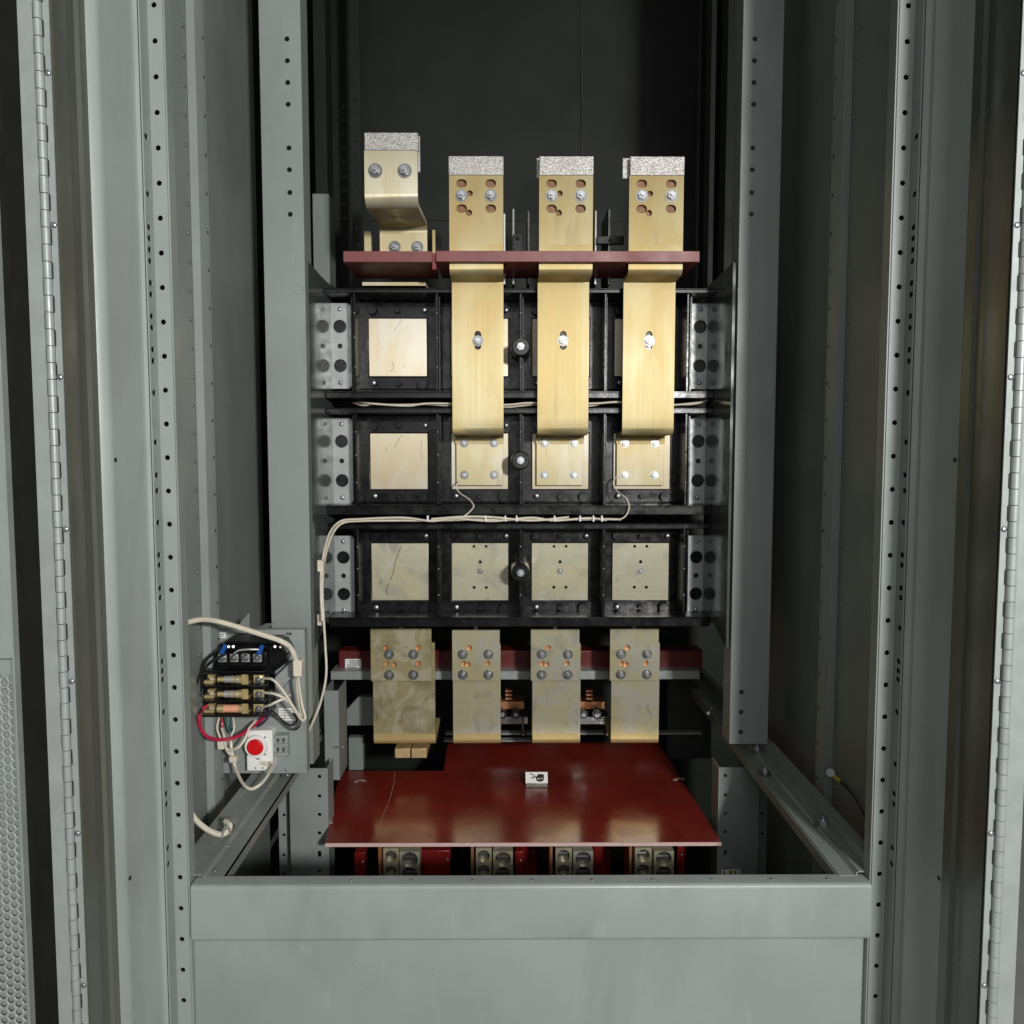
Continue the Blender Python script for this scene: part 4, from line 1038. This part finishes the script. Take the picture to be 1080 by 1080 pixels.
wire('sense_wire', [(480, 548, ya-.008), (490, 544, ya-.008), (497, 538, ya-.004), (499.5, 533, 1.61), (494, 526, 1.63), (485, 520, 1.65), (481, 513, 1.66), (485, 507, 1.672)], .0015, 'cable', 'thin white wire looping up to the foot of the leftmost golden strap', 'wire', 'thin wires from harness to strap feet')
wire('sense_wire', [(630, 547, ya-.008), (650, 548, ya-.008), (659, 545, ya-.006), (663.5, 536, 1.61), (661, 526, 1.62), (653, 520, 1.64), (647.5, 513, 1.66), (648, 505, 1.668), (654, 502.5, 1.672)], .0015, 'cable', 'thin white wire looping up to the foot of the rightmost golden strap', 'wire', 'thin wires from harness to strap feet')
for y_, l in ((597, 'upper'), (654, 'lower')):
    solo('cable_clip', MB().pxbox(334.5, y_-6, 341, y_+6, 1.515, .012), 'cable', '%s white adhesive clip holding the harness on the left post' % l, 'clip', 'white harness clips', .001)
mb = MB()
for px in (451, 512, 533, 545, 585, 612, 626, 635): mb.pxbox(px-.8, 544, px+.8, 550, ya-.012, .016)
solo('harness_ties', mb, 'white', 'small white ties round the long wiring harness', 'ties')
wire('wiring_harness', [(372, 424.5, 1.69), (382, 427.5, 1.65), (395, 426.5, 1.64), (420, 427, 1.64), (450, 426.5, 1.64), (480, 428, 1.64), (530, 429.5, 1.64), (548, 428, 1.64), (570, 426.5, 1.64), (620, 428, 1.64), (640, 424.5, 1.64), (670, 426, 1.64), (715, 427, 1.64), (735, 425.5, 1.64), (746, 422, 1.65)], .0021, 'cable',
     'off white wiring harness between top and middle insulator rows', 'cable',
     extra=[[(376, 424, 1.69), (390, 425.5, 1.632), (430, 428, 1.632), (455, 425.5, 1.632), (530, 427, 1.632), (560, 425, 1.632), (625, 425.5, 1.632), (655, 424, 1.632), (700, 427.5, 1.632), (740, 424.5, 1.64)]])
# earth wire at the lower right
t = thing('earth_wire', 'black earth wire with yellow crimp bolted to the right side panel', 'wire', P(877, 815, 1.295))
part('ring_lug', MB().cyl(P(877, 815, 1.298), P(876, 815, 1.288), .0068, n=16), 'zinc', t)
part('crimp', MB().cyl(P(879.5, 818.5, 1.29), P(887, 824.5, 1.28), .0042, .0034, n=12), 'yellow', t)
part('lead', MB().tube([P(886.5, 824, 1.28), P(897, 836, 1.235), P(907, 852, 1.19), P(914, 868, 1.15), P(919, 884, 1.11)], .0024), 'wireblk', t)

# ------------------------------------------------------------------ light
w = bpy.data.worlds.new('World'); S.world = w; w.use_nodes = True
nt = w.node_tree; bg = nt.nodes['Background']; bg.inputs['Strength'].default_value = .15
tc = nt.nodes.new('ShaderNodeTexCoord'); nz = nt.nodes.new('ShaderNodeTexNoise'); nz.inputs['Scale'].default_value = 2.2; nz.inputs['Detail'].default_value = 1
cr = nt.nodes.new('ShaderNodeValToRGB')
e = cr.color_ramp.elements; e[0].position = .35; e[0].color = (.30, .25, .22, 1); e[1].position = .62; e[1].color = (1.1, 1.15, 1.15, 1)
k = e.new(.48); k.color = (.40, .46, .30, 1)
nt.links.new(tc.outputs['Generated'], nz.inputs['Vector']); nt.links.new(nz.outputs['Fac'], cr.inputs['Fac']); nt.links.new(cr.outputs['Color'], bg.inputs['Color'])
def area(name, loc, aim, size, power, col=(1, .985, .955)):
    d = bpy.data.lights.new(name, 'AREA'); d.shape = 'DISK'; d.size = size; d.energy = power; d.color = col
    o = bpy.data.objects.new(name, d); COL.objects.link(o); o.location = loc
    o.rotation_euler = (Vector(aim)-Vector(loc)).to_track_quat('-Z', 'Y').to_euler(); return o
area('work_lamp', (.82, -1.2, H+.46), (0, 1.5, H), .20, 64)
area('sheen_softbox', (.10, -1.7, H+.75), (0, 1.5, H+.1), 2.0, 20, (1, 1, 1))  # added soft source behind the camera, for sheen on the metal

S.view_settings.view_transform = 'Standard'; S.view_settings.look = 'None'
S.view_settings.exposure = 0; S.view_settings.gamma = 1
for m in bpy.data.materials:
    if '_cr' in m: del m['_cr']
